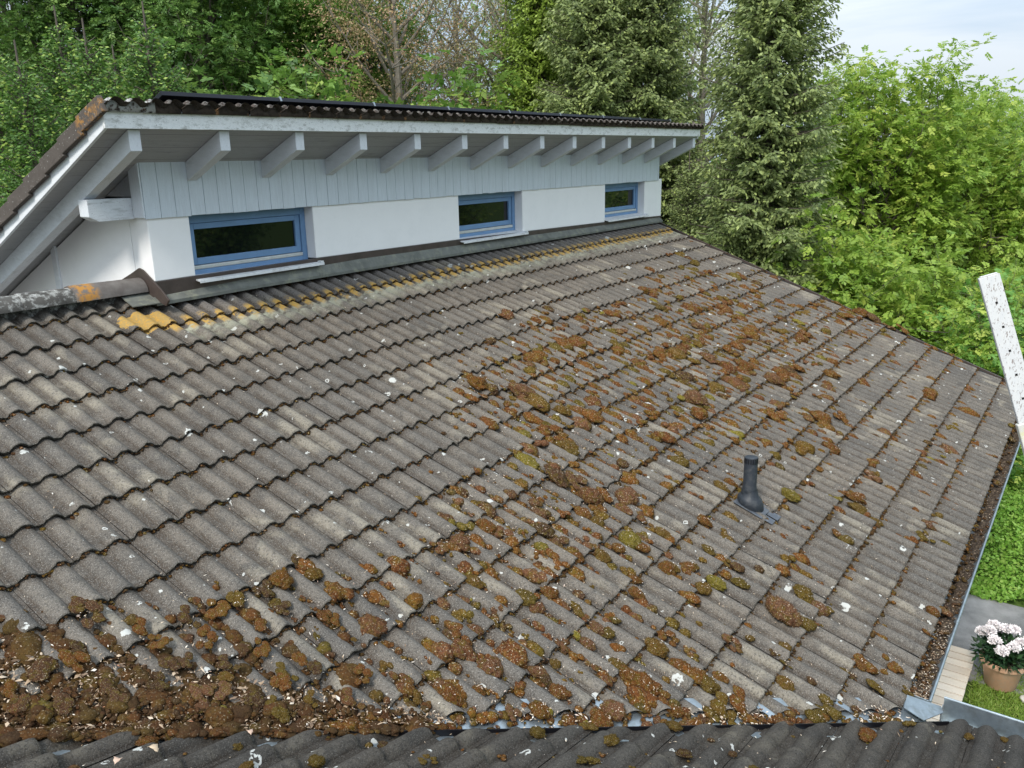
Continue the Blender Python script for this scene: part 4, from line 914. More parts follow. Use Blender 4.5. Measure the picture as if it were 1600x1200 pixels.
for i in range(6500):
    a = r.uniform(-3.3, .4); d_ = abs(r.normal(0, .26))-.10; p_ = VA+vd*a-vn*d_
    if d_ > .02+.24*(-a) or (a > -.4 and r.random() < .5): continue
    fr, uu, vv = (WING, p_[1], (p_[0]-5)/math.cos(TW)) if d_ < -.03 else (MAIN, p_[0], -p_[1]/cT)
    big_ = r.random() < .12
    flake(fr, uu, vv, .0+.03*r.random()-.01, r.uniform(.02, .045) if big_ else r.uniform(.008, .022), r.uniform(.008, .018) if big_ else r.uniform(.002, .007), float(np.clip(r.normal(.36, .25), 0, 1)))
for i in range(500):
    a = r.uniform(0., 3.0); p_ = VA+vd*a+vn*r.uniform(-.03, .12)
    if not (abs(a-.75) < .25 or abs(a-1.75) < .25 or abs(a-2.75) < .2): continue
    flake(MAIN, p_[0], -p_[1]/cT, -.03+.02*r.random(), r.uniform(.015, .03), r.uniform(.004, .010), float(np.clip(r.normal(.7, .15), 0, .95)))
for i in range(1100):
    a = 5.05+7.9*r.random()**2.2; flake(Frame((0, 0, -2.090), (1, 0, 0), (0, -1, 0), (0, 0, 1)), a, 5.343+r.uniform(-.055, .055), .0, r.uniform(.008, .024), r.uniform(.002, .007), float(np.clip(r.normal(.22 if a > 6.1 else .5, .22), 0, 1)))
for i in range(900):
    y_ = r.uniform(-6.8, -2.6); x_ = r.uniform(.6, 4.9)
    if y_ > yl(x_)-.12: continue
    u = CW+.075+RIB*round((y_-CW-.075)/RIB)+r.normal(0, .03); flake(WING, u, (x_-5)/math.cos(TW), H0+.02+prof((u-CW)/RIB, 1.25), r.uniform(.008, .024), r.uniform(.002, .008), float(np.clip(r.normal(.6, .25), 0, .97)))
LVc = np.concatenate(LV); o = nobj('leaf_litter', LVc, LF, M['litter'], attr={'tile': np.concatenate(LA)})
tag(o, 'bits of dry leaves, bud scales and petals scattered over the tiles, valley and gutter', 'leaf litter', kind='stuff')
# whitish droppings / lichen crusts on the wing tiles
def fallen(u, v, frame, L_, ang, lab, mat, h=.0):
    m = MB(); seg = 9; v_ = []; f_ = []
    for i in range(seg+1):
        t = i/seg; wd = L_*.30*math.sin(math.pi*min(1, t*1.05+.02))**.7*(1+.25*math.sin(t*19)); z = .22*L_*math.sin(t*3.0)
        for s2 in (-1, 0, 1): v_.append((t*L_-L_/2, s2*wd, z-abs(s2)*wd*.0+abs(s2)*.35*wd))
    for i in range(seg):
        for j in range(2): a = i*3+j; f_.append((a, a+1, a+4, a+3))
    me = bpy.data.meshes.new('fallen_leaf'); me.from_pydata(v_, [], f_); me.materials.append(mat)
    for p in me.polygons: p.use_smooth = True
    o = link(bpy.data.objects.new('fallen_leaf', me)); md = o.modifiers.new('t', 'SOLIDIFY'); md.thickness = .0006
    Rm = Matrix((frame.U, -frame.V, frame.N)).transposed().to_4x4(); o.matrix_world = Matrix.Translation(Vector(frame.P(u, v, h))) @ Rm @ Matrix.Rotation(ang, 4, 'Z')
    tag(o, lab, 'leaf'); return o
M['leaf_tan'] = plain('dry_leaf_tan', (.60, .45, .30), .7, var=.25, scale=30); M['leaf_orange'] = plain('dry_leaf_orange', (.42, .19, .09), .7, var=.25, scale=30); M['leaf_pink'] = plain('dry_leaf_pink', (.55, .38, .28), .7, var=.25, scale=30)
for (x_, y_, fr, L_, a_, lab, mt) in ((.95, -2.93, 'w', .050, .4, 'round pale tan leaf lying on the wing tiles left of the lobed leaf', 'leaf_tan'), (.93, -2.90, 'w', .036, 1.5, 'orange brown leaf touching the round pale tan leaf', 'leaf_orange'),
        (1.28, -3.10, 'w', .05, 2.2, 'narrow pinkish leaf standing between the round leaf and the lobed leaf', 'leaf_pink'), (1.42, -3.10, 'w', .055, .2, 'lobed dry tan leaf on the wing tiles below the valley heap', 'leaf_tan'),
        (.62, -2.35, 'm', .04, 1.0, 'small pale orange leaf high in the moss heap', 'leaf_orange'), (1.78, -3.22, 'w', .045, 2.8, 'curled pinkish leaf at the right end of the valley heap', 'leaf_pink')):
    if fr == 'm': fallen(x_, -y_/cT, MAIN, L_, a_, lab, M[mt], .03)
    else: fallen(y_, (x_-5)/math.cos(TW), WING, L_, a_, lab, M[mt], .012)

# ------------------------------------------------------------------ ladder pole beyond the gutter corner
def pole_mat():
    g = G('peeling_white_paint', .6, .3); n = g.noise(9, 5, .7, vec=g.map((6, 6, 1))); n2 = g.noise(40, 4, .7, vec=g.map((2.2, 2.2, 1)))
    c = g.mix(g.ramp(n, [(.35, .25), (.65, 0)]), (.62, .62, .60), (.42, .45, .50)); c = g.mix(g.ramp(n2, [(.57, 0), (.62, .8)]), c, (.16, .11, .09)); g.col(c); g.bump(n2, .3, .003); return g.m
# top end near x=5.9; it leans along Y (its foot stands on the ground in front of the gutter)
pe = math.tan(rad(70)); px_ = 5.6
pt = np.array([px_, -5.372, .468]); dv = np.array([0, -math.cos(rad(70)), -math.sin(rad(70))]); pl_ = (pt[2]-GZ)/math.sin(rad(70))
fo = pt+dv*pl_
pole = empty('pole', tuple(fo)); tag(pole, 'leaning white pole with peeling paint and a row of small dark holes', 'pole')
w_ = np.array([-.35, .92*math.sin(rad(70)), -.92*math.cos(rad(70))]); w_ -= dv*(w_@dv); w_ /= np.linalg.norm(w_); t_ = np.cross(dv, w_)
def bar(m, a, b, hw, ht, off=0.):
    c = []
    for s in (a, b):
        o_ = pt+dv*s-fo
        c.append([tuple(o_+w_*i*hw+t_*(j*ht+off)) for i, j in ((-1, -1), (1, -1), (1, 1), (-1, 1))])
    return m.hexa(c[0]+c[1])
m = MB(); bar(m, .0, pl_, .0570, .018); bar(m, -.008, .0, .047, .014); m.build('upper_rail', pole_mat(), pole, bevel=.012)
for i in range(9):
    m = MB()
    s = .165+i*.148
    bar(m, s-.0065, s+.0065, .0065, .0196)
    m.build('hole', M['dark'], pole)
m = MB(); bar(m, .905, pl_-.02, .068, .026); sl = m.build('sleeve', M['pole_sleeve'] if 'pole_sleeve' in M else plain('pole_sleeve', (.62, .61, .55), .6, var=.15, scale=14, dirt=(.55, .52, .16, .5)), pole, bevel=.006)

# ------------------------------------------------------------------ ground level
gm = G('grass_ground', 1., .1); n_ = gm.noise(.4, 5, .6); n2_ = gm.noise(14, 4, .7)
gm.col(gm.mix(gm.ramp(n2_, [(.35, 0), (.65, 1)]), gm.mix(n_, (.035, .07, .015), (.06, .10, .02)), (.09, .14, .03))); gm.bump(n2_, 1., .03)
v = []; f = []; nn = 60
for i in range(nn+1):
    for j in range(nn+1):
        x_ = 8+((i/nn)*2-1)**3*350; y_ = ((j/nn)*2-1)**3*350
        v.append((x_, y_, GZ-.03+.02*math.sin(x_*.7)*math.sin(y_*.5)))
for i in range(nn):
    for j in range(nn): a = i*(nn+1)+j; f.append((a, a+nn+1, a+nn+2, a+1))
tag(nobj('ground', v, f, gm.m), kind='structure')
am = G('asphalt', .9, .25); n_ = am.noise(2.2, 5, .6); n2_ = am.noise(160, 2, .7)
c_ = am.mix(am.ramp(n_, [(.35, 0), (.65, 1)]), (.12, .12, .118), (.27, .265, .26)); c_ = am.mix(am.ramp(n2_, [(.50, 0), (.66, .6)]), c_, (.30, .29, .28)); am.col(c_); am.bump(n2_, .5, .006)
m = MB(); m.box(9.9, 12.05, -9.0, -4.4, GZ-.02, GZ+.012); tag(m.build('asphalt_path', am.m), kind='structure')
# wooden walkway of planks beside the house
dk = empty('wooden_walkway', (9.3, -4.8, GZ)); tag(dk, 'pale wooden plank walkway beside the flower pot', 'walkway')
pmat = []
for k_ in range(4):
    pmat.append(wood_white('deck_plank', [(.66, .57, .46), (.74, .65, .54), (.60, .51, .41), (.70, .61, .50)][k_], .35, (14, 1.2, 14), None, (.40, .28, .18)))
for i in range(22):
    m = MB(); x0 = -2.15+i*.148; m.box(x0+.010, x0+.139, -.509+r.uniform(-.004, .004), .42, .07, .098); m.build('plank', pmat[r.integers(0, 4)], dk, bevel=.004)
m = MB(); m.box(-2.1, 1.08, -.48, -.42, .0, .068); m.box(-2.1, 1.08, .30, .36, 0, .068); m.build('joist', pmat[0], dk)
# pot with a white flowering rhododendron
pot = empty('flower_pot', (9.98, -5.61, GZ+.0)); pot.scale = (1.07,)*3; tag(pot, 'round terracotta pot at the corner of the wooden walkway', 'flower pot')
m = MB(); m.lathe([(.0, .005), (.135, .005), (.15, .02), (.195, .27), (.20, .275), (.222, .28), (.228, .30), (.226, .335), (.212, .34), (.20, .33), (.195, .29)], (0, 0, 0), 40); m.build('pot_body', M['terracotta'], pot, smooth=True)
m = MB(); m.lathe([(.0, .305), (.1, .31), (.197, .300)], (0, 0, 0), 30); m.build('soil', M['soil'], pot, smooth=True)
def quads(P_, X_, Y_, rnd):
    """rhombic folded leaves: base P, long axis X, half width Y"""
    n = len(P_); V = np.stack([P_, P_+X_*.45-Y_, P_+X_, P_+X_*.45+Y_], 1).reshape(-1, 3); F = np.arange(4*n).reshape(-1, 4)
    return V, F, np.repeat(rnd, 4, axis=0)
def unit(a): return a/(np.linalg.norm(a, axis=1)[:, None]+1e-9)
rh = empty('rhododendron', (9.98, -5.61, GZ+.35)); rh.scale = (1.04,)*3; tag(rh, 'white-flowering rhododendron bush growing in the terracotta pot', 'shrub')
rr_ = np.random.default_rng(3)
n = 900; Pc = unit(rr_.normal(0, 1, (n, 3)))*rr_.uniform(.12, .30, (n, 1)); Pc[:, 2] = np.abs(Pc[:, 2])*.75+.02
X_ = unit(Pc+rr_.normal(0, .12, (n, 3)))*rr_.uniform(.06, .10, (n, 1)); Y_ = unit(np.cross(X_, rr_.normal(0, 1, (n, 3))))*.018
V, F, A = quads(Pc, X_, Y_, np.stack([rr_.random(n), rr_.random(n)*.3, rr_.random(n), np.ones(n)], 1))
M['rhodo_leaf'] = leaf_mat('rhododendron_leaf', (.02, .055, .025), (.045, .10, .035), .1, rough=.35)
nobj('foliage', V, F, M['rhodo_leaf'], rh, attr={'leaf': A})
m = MB()
for k_ in range(6):
    t = k_; m.tube([(0, 0, 0), (.05*math.cos(t), .05*math.sin(t), .08), (.14*math.cos(t), .14*math.sin(t), .2)], [.012, .009, .005], 6)
m.build('stem', M['bark'], rh)
fm = G('white_petals', .7, .2); fm.col(fm.mix(fm.noise(20, 3), (.82, .74, .76), (.88, .86, .84)))
for k_, (a, b, c_) in enumerate(((-.17, .10, .27), (-.05, .17, .31), (.02, .02, .34), (.13, .14, .29), (-.16, -.08, .24), (-.04, -.14, .25), (.16, -.05, .28), (.08, -.19, .22), (-.23, .02, .2), (.2, .08, .22), (.0, .24, .24))):
    n = 260; d_ = unit(rr_.normal(0, 1, (n, 3))); d_[:, 2] = np.abs(d_[:, 2])*.9; Pq = np.array([a, b, c_])+d_*rr_.uniform(.035, .062, (n, 1))
    X_ = unit(d_+rr_.normal(0, .5, (n, 3)))*.026; Y_ = unit(np.cross(X_, rr_.normal(0, 1, (n, 3))))*.013
    V, F, A = quads(Pq, X_, Y_, np.zeros((n, 4))); nobj('flower_head', V, F, fm.m, rh)
V_, F_ = ico(3); st = np.array([mn.noise(Vector(q)*1.5) for q in V_]); V_ = V_*(1+.25*st[:, None])*np.array([.055, .045, .04])
o = nobj('stone', V_, F_, M['stone'], smooth=True); o.location = (9.80, -5.87, GZ+.03); tag(o, 'small pale stone lying right of the terracotta pot', 'stone')
# lawn blades and the leafy ground cover
def stuff_leaves(name, n, xr, yr, z0, hfun, L_, W_, mat, label, cat, up=.8, clip=None):
    x_ = RNG.uniform(*xr, n); y_ = RNG.uniform(*yr, n)
    if clip is not None: k_ = clip(x_, y_); x_, y_ = x_[k_], y_[k_]; n = len(x_)
    z_ = z0+hfun(x_, y_)*RNG.random(n)**.5; Pq = np.stack([x_, y_, z_], 1)
    d_ = RNG.normal(0, 1, (n, 3)); d_[:, 2] = d_[:, 2]*.4+up; d_ = unit(d_); Ln = RNG.uniform(.6, 1.3, (n, 1))*L_
    Y_ = unit(np.cross(d_, RNG.normal(0, 1, (n, 3))))*W_*RNG.uniform(.7, 1.2, (n, 1))
    cl = np.array([.5+.5*mn.noise(Vector((a*1.3, b*1.3, 3.))) for a, b in zip(x_, y_)])
    V, F, A = quads(Pq, d_*Ln, Y_, np.stack([np.clip(cl*.6+RNG.random(n)*.5, 0, 1), RNG.random(n)**3, RNG.random(n), np.ones(n)], 1))
    return tag(nobj(name, V, F, mat, attr={'leaf': A}), label, cat, kind='stuff')
M['grass'] = leaf_mat('grass_blade', (.13, .24, .03), (.24, .36, .05), .3, (.34, .38, .10))
stuff_leaves('grass', 42000, (7.6, 10.5), (-6.9, -5.35), GZ-.02, lambda a, b: .02+0*a, .06, .0045, M['grass'], 'short green lawn grass right of the wooden walkway', 'grass')
M['cover'] = leaf_mat('cover_leaf', (.14, .31, .04), (.27, .47, .07), .35, (.38, .52, .12))
cov_h = lambda a, b: np.clip(.25+.25*np.sin(a*1.7)*np.cos(b*1.9)+.9*np.clip((a-12.3)/6, 0, 1), .05, 2)
stuff_leaves('ground_cover', 210000, (12.0, 25), (-10.5, -3.0), GZ, cov_h, .06, .022, M['cover'], 'dense bright green leafy ground cover beyond the asphalt path', 'ground cover', .5, clip=lambda a, b: (RNG.random(len(a)) < np.clip(1.25-(a-12)/11, .35, 1)) & (a > 12.05+.12*np.sin(b*4)))
# ------------------------------------------------------------------ trees
def col4(rng, n, base, spread=.35, young=0.):
    return np.stack([np.clip(base+rng.normal(0, spread, n), 0, 1), (rng.random(n) < young)*rng.random(n), rng.random(n), np.ones(n)], 1)
def wood(segs, name, mat, parent):
    m = MB()
    for pts, rs in segs: m.tube(pts, rs, 7 if rs[0] > .04 else 4, cap=False)
    return m.build(name, mat, parent, smooth=True)
def deciduous(seed, Ht, R, crown_lo=.22, n_cl=300, per=70, leaf=.085, spread=.33, lobes=7, sparse=0., clr=.42, width=.36, spray=0):
    """returns (wood segments, leaf arrays) around the origin at the trunk's foot"""
    g = np.random.default_rng(seed); segs = []; tips = []
    lean = g.normal(0, .03, 2); top = np.array([lean[0]*Ht, lean[1]*Ht, Ht*.86])
    tr = [np.array([0, 0, -.1])]+[np.array([lean[0]*Ht*t+g.normal(0, .05), lean[1]*Ht*t+g.normal(0, .05), Ht*.86*t]) for t in (.2, .4, .6, .8, 1.)]
    r0 = Ht*.016; segs.append((tr, [r0*1.2, r0, r0*.8, r0*.55, r0*.3, r0*.1]))
    zc = Ht*(crown_lo+1)/2; hz = Ht*(1-crown_lo)/2
    lob = [(unit(g.normal(0, 1, (1, 3)))[0], g.uniform(.7, 1.18)) for _ in range(lobes)]
    def rad_(d):   # uneven outline
        s = 1.0
        for l, k in lob: s += (k-1)*max(0, d@l)**3*1.3
        return s
    nl = int(26+Ht*2)
    for i in range(nl):
        t = crown_lo*.7+(1-crown_lo*.75)*(i+.5)/nl*.93; a = i*2.4+g.normal(0, .3); b = np.array([lean[0]*Ht*t, lean[1]*Ht*t, Ht*.86*t])
        d = np.array([math.cos(a), math.sin(a), g.uniform(.15, .9)+t*.5]); d /= np.linalg.norm(d)
        zz = (b[2]-zc)/hz; e = R*math.sqrt(max(.08, 1-(zz*.92)**2))*rad_(d); ln = e*g.uniform(.75, 1.05)
        p = b.copy(); pts = [p.copy()]
        for j in range(5):
            d = d+np.array([0, 0, .10])+g.normal(0, .10, 3); d /= np.linalg.norm(d); p = p+d*ln/5; pts.append(p.copy())
        rb = r0*.45*(1-t*.6); segs.append((pts, [rb, rb*.8, rb*.6, rb*.42, rb*.28, rb*.12]))
        for j in range(2, 6):
            for _ in range(3 if j > 2 else 2):
                d2 = unit((d+g.normal(0, .75, 3))[None])[0]; l2 = ln*g.uniform(.18, .38); q0 = pts[j]; q1 = q0+d2*l2*.5+g.normal(0, .04, 3); q2 = q1+(d2+np.array([0, 0, .15]))*l2*.5
                segs.append(([q0, q1, q2], [rb*.3, rb*.2, rb*.06])); tips += [q1, q2, q2+g.normal(0, .12, 3)]
    tips = np.array(tips); g.shuffle(tips)
    tips = tips[:n_cl] if len(tips) > n_cl else tips
    if spray:      # leaves in two rows along short drooping twigs
        ns = max(1, per//spray); m_ = len(tips)*ns; ci = np.repeat(np.arange(len(tips)), ns)
        sc_ = g.uniform(.6, 1.25, len(tips))[ci][:, None]; c0 = tips[ci]+g.normal(0, 1, (m_, 3))*np.array([clr, clr, clr*.6])*sc_*.5
        dd = unit(unit(c0-tips[ci])+g.normal(0, .35, (m_, 3))+np.array([0, 0, -.15])); up_ = unit(np.array([0, 0, 1.])+g.normal(0, .3, (m_, 3))); sd_ = unit(np.cross(dd, up_)); up_ = np.cross(sd_, dd)
        cb = np.clip(.5+.3*g.normal(0, 1, len(tips)), 0, 1)[ci]; cy = (g.random(m_) < .3)*g.random(m_)
        P_, X_, Y_, C_ = [], [], [], []
        for i in range(spray):
            t = (i+.5)/spray; s_ = 1 if i % 2 else -1
            if i == spray-1: s_ = 0
            ld = unit(dd*(.55+.5*t)+sd_*s_+up_*(-.25)+g.normal(0, .16, (m_, 3))); L_ = leaf*g.uniform(.7, 1.2, (m_, 1))*(.75+.5*math.sin(t*3.))
            P_.append(c0+dd*leaf*1.9*t-up_*leaf*.5*t*t); X_.append(ld*L_); Y_.append(unit(np.cross(ld, up_+g.normal(0, .25, (m_, 3))))*L_*width)
            C_.append(np.stack([np.clip(cb+g.normal(0, .15, m_), 0, 1), cy, g.random(m_), np.ones(m_)], 1))
        return segs, quads(np.concatenate(P_), np.concatenate(X_), np.concatenate(Y_), np.concatenate(C_))
    n = len(tips)*per; cid = np.repeat(np.arange(len(tips)), per)
    cs = g.uniform(.6, 1.25, len(tips))[cid][:, None]; P_ = tips[cid]+g.normal(0, 1, (n, 3))*np.array([clr, clr, clr*.55])*cs*.5
    # leaves hang outward in flat sprays
    d = unit(P_-tips[cid]+g.normal(0, .25, (n, 3))); d[:, 2] -= .25; d = unit(d); nrm = np.array([0, 0, 1.])+g.normal(0, .45, (n, 3)); Y = unit(np.cross(d, nrm))
    L_ = leaf*g.uniform(.6, 1.3, (n, 1)); base = np.clip(.5+.35*g.normal(0, 1, len(tips)), 0, 1)[cid]
    keep = g.random(n) > sparse
    return segs, quads((P_-d*L_*.3)[keep], (d*L_)[keep], (Y*L_*width)[keep], col4(g, n, base, .2, .22)[keep])
def spruce(seed, Ht, R, lo=.03, step=.34, spray=.11, dens_=1., droop=.35, lead=True, narrow=.75):
    g = np.random.default_rng(seed); segs = []; P_, X_, Y_, C_ = [], [], [], []
    segs.append(([(0, 0, -.1), (0, 0, Ht*.3), (0, 0, Ht*.7), (0, 0, Ht)], [Ht*.013, Ht*.011, Ht*.006, .012]))
    z = Ht*lo
    while z < Ht-.25:
        t = z/Ht; ln0 = R*min(1., (1-t)**narrow*1.25+.03)*(.75+.25*min(1, t/.12)); nb_ = int(g.integers(7, 10)*dens_) if t < .93 else 6
        a0 = g.uniform(0, 6.3)
        for k in range(nb_):
            a = a0+2*math.pi*k/nb_+g.normal(0, .16); ln = ln0*g.uniform(.62, 1.12); el = .5*t-.12-g.uniform(0, .12); m = max(3, int(ln/.22))
            p = np.array([0, 0, z+g.normal(0, .07)]); d = np.array([math.cos(a), math.sin(a), el+.25]); pts = [p.copy()]
            for j in range(m):
                s = (j+1)/m; d[2] = el+.30-.9*droop*math.sin(s*2.4)+.30*s*s; dn = d/np.linalg.norm(d); p = p+dn*ln/m; pts.append(p.copy())
            segs.append((pts[::max(1, m//3)]+[pts[-1]], list(np.linspace(.010+.006*ln, .002, len(pts[::max(1, m//3)])+1))))
            cb = g.random()
            pa = np.array(pts); nt = max(4, int(ln/.065))
            for q in range(nt):
                s = .12+.88*(q+g.random()*.6)/nt; f_ = s*m; i0 = min(m-1, int(f_)); b = pa[i0]*(1-(f_-i0))+pa[min(m, i0+1)]*(f_-i0)
                for sd in (-1, 1):
                    tl = ln*.42*(1-s*.75)*g.uniform(.6, 1.2)+.06; side = np.array([-math.sin(a)*sd, math.cos(a)*sd, 0]); dd = side*.75+np.array([math.cos(a), math.sin(a), 0])*.55+np.array([0, 0, -droop*1.1*g.uniform(.4, 1.4)]); dd /= np.linalg.norm(dd)
                    ns = max(1, int(tl/(spray*.55)))
                    for w_ in range(ns):
                        pp = b+dd*tl*(w_/ns)+g.normal(0, .012, 3)
                        xx = dd+g.normal(0, .28, 3); xx[2] -= .12*w_/ns
                        P_.append(pp); X_.append(xx); C_.append((cb, w_ == ns-1 and g.random() < .55))
        z += step*g.uniform(.75, 1.2)*(1 if t < .8 else .8)
    P_ = np.array(P_); X_ = unit(np.array(X_)); n = len(P_); C_ = np.array(C_, float)
    Y = unit(np.cross(X_, g.normal(0, 1, (n, 3)))); L_ = spray*g.uniform(.8, 1.35, (n, 1))
    col = np.stack([np.clip(C_[:, 0]*.5+g.random(n)*.5, 0, 1), C_[:, 1]*g.uniform(.4, 1, n), g.random(n), np.ones(n)], 1)
    return segs, quads(P_, X_*L_, Y*L_*.23, col)
def place(name, label, cat, group, x, y, data, lmat, bmat=None, rot=0., sc=1.):
    o = empty(name, (x, y, GZ), (0, 0, rot)); o.scale = (sc, sc, sc); tag(o, label, cat, group)
    if isinstance(data[0], bpy.types.Mesh):
        link(bpy.data.objects.new('trunk', data[0]), o); c = link(bpy.data.objects.new('crown', data[1]), o)
        if lmat is not None and data[1].materials[0] != lmat: c.material_slots[0].link = 'OBJECT'; c.material_slots[0].material = lmat
        return o
    segs, (V, F, A) = data; t = wood(segs, 'trunk', bmat or M['bark'], o); c = nobj('crown', V, F, lmat, o, attr={'leaf': A}); o['_m'] = 1; del o['_m']
    data_ = (t.data, c.data); place.last = data_
    return o
RC = cam.rotation_euler.to_matrix()
def at(px, py, dist):
    """ground distance along the sight line through pixel column px -> x, y; and the height the line through py reaches there"""
    d = RC @ Vector(((px-800)/1293.89, (600-py)/1293.89, -1)); k = dist/math.hypot(d.x, d.y); return CAM[0]+d.x*k, CAM[1]+d.y*k, CAM[2]+d.z*k
def tree_at(px, tip, dist): x_, y_, z_ = at(px, tip, dist); return x_, y_, z_-GZ
DB, DM, DDK, SO, SG, SY = M['leaf_bright'], M['leaf_mid'], M['leaf_dark'], M['needle_old'], M['needle_green'], M['needle_young']
# the tall spruce right of the upper roof
d_sp = spruce(11, 13.6, 1.45, step=.19, dens_=1.45, droop=.45, spray=.085, narrow=.6)
x_, y_, h_ = tree_at(1212, 0, 17.0)
place('spruce_tree', 'tall narrow spruce with drooping branches standing free against the sky, right of the upper roof', 'tree', 'spruces behind the house', x_, y_, d_sp, SO)
sp_mesh = place.last
for px, D_, sc, rot, mt, lab in ((842, 20, 1.0, 1., SG, 'yellowish green spruce, leftmost of the spruce clump behind the solar panels'), (925, 18.5, 1.02, 2.2, SO, 'grey green spruce in the middle of the clump behind the solar panels'),
        (1018, 18.8, .98, 3.9, SO, 'spruce with long hanging tips at the right side of the clump behind the roof end'), (885, 22.5, 1.05, 5.2, SO, 'spruce in the second row between the clump trunks')):
    x_, y_, h_ = tree_at(px, 0, D_); place('spruce_tree', lab, 'tree', 'spruces behind the house', x_, y_, sp_mesh, mt, rot=rot, sc=sc)
d_y = spruce(23, 8.6, 1.9, step=.24, dens_=1.2, droop=.12, spray=.062, narrow=.85, lo=.02)
first = True
for px, tip, D_, rot, mt, lab in ((22, 62, 13.6, 0, SY, 'young spruce at the left picture edge with its tip just below the forest'), (84, 8, 15.5, 1.3, SY, 'young spruce with a pale bare leader, second from the left edge'),
        (128, 28, 14.2, 2.6, SY, 'young spruce with a straight leader above the left verge tiles'), (222, 2, 13.8, 4.0, SY, 'young spruce with light tips directly left of the solar panels'),
        (175, 70, 16.8, 5.1, SY, 'lower young spruce half hidden between its neighbours left of the panels'), (-30, 30, 15, .7, SY, 'young spruce cut by the left picture edge'),
        (1078, 235, 17.5, 2., SO, 'lower spruce between the roof end and the tall free-standing spruce'), (1128, 262, 19.5, 3.3, SO, 'small spruce behind the left foot of the tall free-standing spruce')):
    x_, y_, h_ = tree_at(px, tip, D_)
    place('spruce_tree', lab, 'tree', 'young spruces around the house', x_, y_, d_y if first else y_mesh, mt if first else mt, rot=rot, sc=h_/8.6)
    if first: y_mesh = place.last; first = False
# broadleaf wood behind the left half
d_d = deciduous(31, 13, 2.9, n_cl=760, per=168, leaf=.085, clr=.68, crown_lo=.12, lobes=9, width=.24, spray=7)
first = True
for px, D_, sc, rot, mt, lab in ((10, 24, 1.0, 0, DDK, 'dark broadleaf tree behind the young spruces at the left edge'), (120, 22.5, .95, 1.1, DDK, 'dark broadleaf tree behind the second and third young spruce'), (215, 25, 1.1, 2.3, DDK, 'broad dark tree behind the spruce left of the solar panels'),
        (305, 21, .92, 3.1, DDK, 'dark green tree above the left end of the solar panels'), (365, 27, 1.08, 4.4, DDK, 'dark tree with a small sky gap at its right side'), (450, 23.5, 1.0, 5.4, DM, 'mid green tree above the second solar panel'),
        (528, 21.5, .86, .6, DM, 'fresh green tree left of the copper-budded tree'), (505, 30, 1.0, 1.9, DDK, 'dark tree in the second row behind the fresh green tree')):
    x_, y_, h_ = tree_at(px, 0, D_)
    place('broadleaf_tree', lab, 'tree', 'broadleaf wood behind the house', x_, y_, d_d if first else d_mesh, mt, rot=rot, sc=sc)
    if first: d_mesh = place.last; first = False
# lighter, sparse and half-bare trees in the middle
d_c = deciduous(47, 12, 3.0, n_cl=420, per=110, leaf=.052, clr=.62, crown_lo=.1, sparse=.1)
x_, y_, h_ = tree_at(625, 0, 19.5); place('budding_tree', 'sparse tree with copper and tan young leaves above the third solar panel', 'tree', None, x_, y_, d_c, M['leaf_copper'], M['barkpale']); c_mesh = place.last
for px, D_, sc, rot, mt, lab in ((700, 24, 1.0, 2., M['leaf_olive'], 'thinly leaved forked tree with sky between its branches'), (785, 21, .95, 3.6, M['leaf_olive'], 'olive green sparse tree left of the spruce clump'), (585, 25, 1.1, 5., M['leaf_copper'], 'tan leaved tree behind the copper-budded one'), (1098, 26, 1.12, .8, M['leaf_olive'], 'almost bare tree with fine twigs between the spruce clump and the tall spruce')):
    x_, y_, h_ = tree_at(px, 0, D_); place('budding_tree', lab, 'tree', 'half-bare trees behind the house', x_, y_, c_mesh, mt, rot=rot, sc=sc)
# shrubs low behind the ridge, middle
d_b = deciduous(53, 4.2, 2.3, n_cl=340, per=84, leaf=.092, clr=.46, crown_lo=.0, lobes=9, width=.30, spray=7)
first = True
for px, tip, D_, rot, mt, lab in ((470, 130, 18, 0, DM, 'bush with fresh leaves just above the second solar panel joint'), (575, 128, 17, 1.2, DM, 'bush just above the third solar panel'), (755, 142, 18, 2.5, DM, 'bush just above the fifth solar panel'), (690, 150, 21, 4., DM, 'bush below the forked sparse tree'), (380, 118, 19, 5.2, DDK, 'dark bush above the first solar panel joint'), (300, 110, 17, .4, DDK, 'dark bush above the left end of the panels'),
        (1345, 335, 16.5, 1.9, DB, 'bright bush directly behind the verge, right of the tall spruce'), (1440, 395, 16.5, 3.0, DB, 'bright bush behind the middle of the verge'), (1525, 440, 16, 4.2, DB, 'bright bush left of the white pole top'), (1600, 400, 18.5, 5.5, DB, 'bright bush behind the white pole'), (1265, 330, 19, .9, DM, 'bush behind the right foot of the tall spruce'), (1150, 300, 22, 2.2, DM, 'bush behind the tall spruce at its left side')):
    x_, y_, h_ = tree_at(px, tip, D_)
    place('bush', lab, 'bush', 'bushes around the house', x_, y_, d_b if first else b_mesh, mt, rot=rot, sc=h_/5.0)
    if first: b_mesh = place.last; first = False
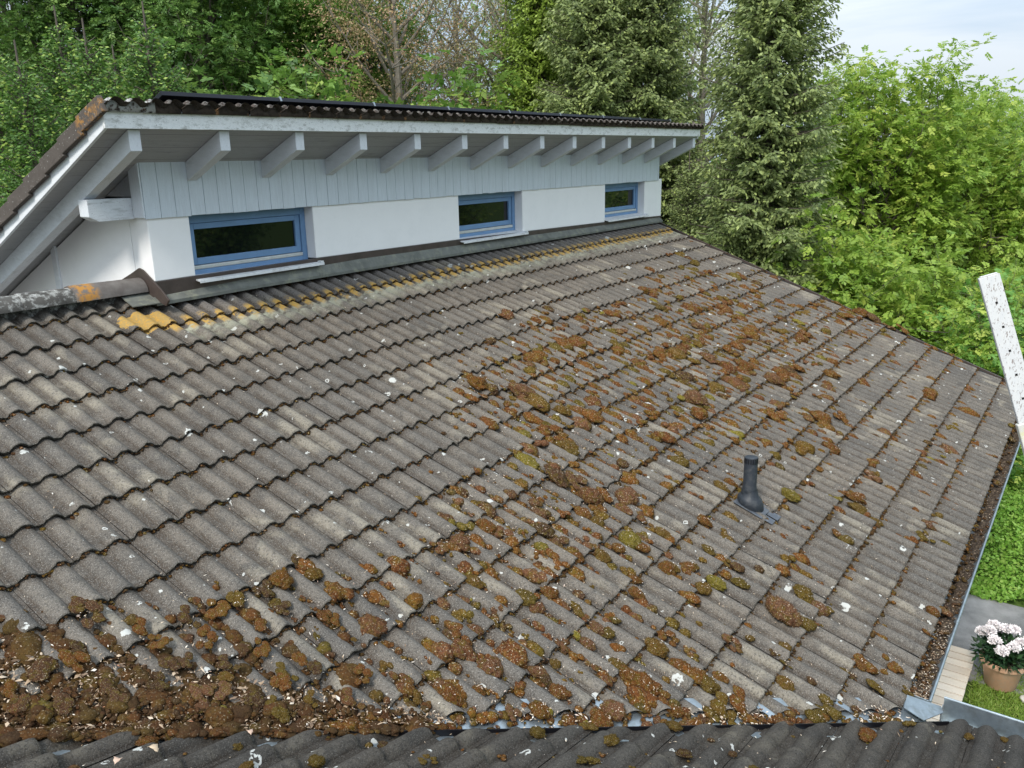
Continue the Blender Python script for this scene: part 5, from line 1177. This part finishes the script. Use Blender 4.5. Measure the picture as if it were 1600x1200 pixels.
# bright broadleaf trees on the right
d_r = deciduous(61, 8.6, 3.1, n_cl=640, per=98, leaf=.110, clr=.62, crown_lo=.08, lobes=9, width=.29, spray=7)
first = True
for px, tip, D_, rot, mt, lab in ((1405, 78, 20.5, 0, DB, 'bright green broadleaf tree with the topmost tuft, first right of the tall spruce'), (1335, 112, 22, 2.1, DB, 'bright tree half behind the tall spruce'), (1490, 128, 23, 3.7, DB, 'bright tree second in the right hand row'),
        (1545, 150, 26, 5., DB, 'bright tree third in the right hand row'), (1610, 215, 24, 1.2, DB, 'bright tree cut by the right picture edge'), (1450, 160, 29, 4.5, M['leaf_olive'], 'duller tree behind the gap in the right hand row')):
    x_, y_, h_ = tree_at(px, tip, D_)
    place('broadleaf_tree', lab, 'tree', 'bright trees at the right', x_, y_, d_r if first else r_mesh, mt, rot=rot, sc=h_/9.9)
    if first: r_mesh = place.last; first = False
# maple sapling behind the pole
x_, y_, h_ = tree_at(1560, 478, 15.5)
d_m = deciduous(71, 2.6, 1.15, n_cl=150, per=60, leaf=.048, clr=.30, crown_lo=.1, width=.42, spray=5)
M['leaf_maple'] = leaf_mat('leaf_maple', (.14, .30, .05), (.22, .42, .09), .45, (.3, .45, .1))
place('maple_sapling', 'young maple with large light green leaves beside the foot of the white pole', 'tree', None, x_, y_, d_m, M['leaf_maple'], sc=h_/2.6)
# trees across the garden, outside the view but mirrored in the windows
for x_, y_, rot, mt, lab in ((17, -17, 0, DM, 'garden tree nearest the wing'), (26, -15, 2, DB, 'garden tree in the far garden corner'), (10, -22, 4, DDK, 'dark garden tree behind the camera side'), (34, -22, 1, DDK, 'dark tree at the far end of the garden')):
    place('broadleaf_tree', lab, 'tree', 'trees across the garden', x_, y_, d_mesh, mt, rot=rot, sc=.8)
# far wood behind everything
g_ = np.random.default_rng(5); n = 80000; az = g_.uniform(rad(8), rad(100), n); dist = g_.uniform(34, 46, n); 
hh_ = 11.5+2.5*np.sin(az*23)+1.5*np.sin(az*61); hh_ = np.where((az > rad(72)), 6.0+1.*np.sin(az*40), hh_)
gap = ((az > rad(47.3)) & (az < rad(53.5))) | ((az > rad(65.5)) & (az < rad(72.))); hh_ = np.where(gap, 5.2, hh_)
cid = g_.integers(0, 2600, n); caz = g_.uniform(rad(8), rad(100), 2600); cd_ = g_.uniform(34, 46, 2600); cz = g_.random(2600)
hc = np.interp(caz, np.sort(az), hh_[np.argsort(az)]); 
P_ = np.stack([CAM[0]+np.sin(caz)*cd_, CAM[1]+np.cos(caz)*cd_, GZ+cz*hc], 1)[cid]+g_.normal(0, .75, (n, 3))
X_ = unit(g_.normal(0, 1, (n, 3)))*.34; Y_ = unit(np.cross(X_, g_.normal(0, 1, (n, 3))))*.13
V, F, A = quads(P_, X_, Y_, col4(g_, n, g_.random(2600)[cid], .2, .1))
tag(nobj('far_wood', V, F, DDK, attr={'leaf': A}), 'dark far-off wood behind all the single trees', 'wood', kind='stuff')
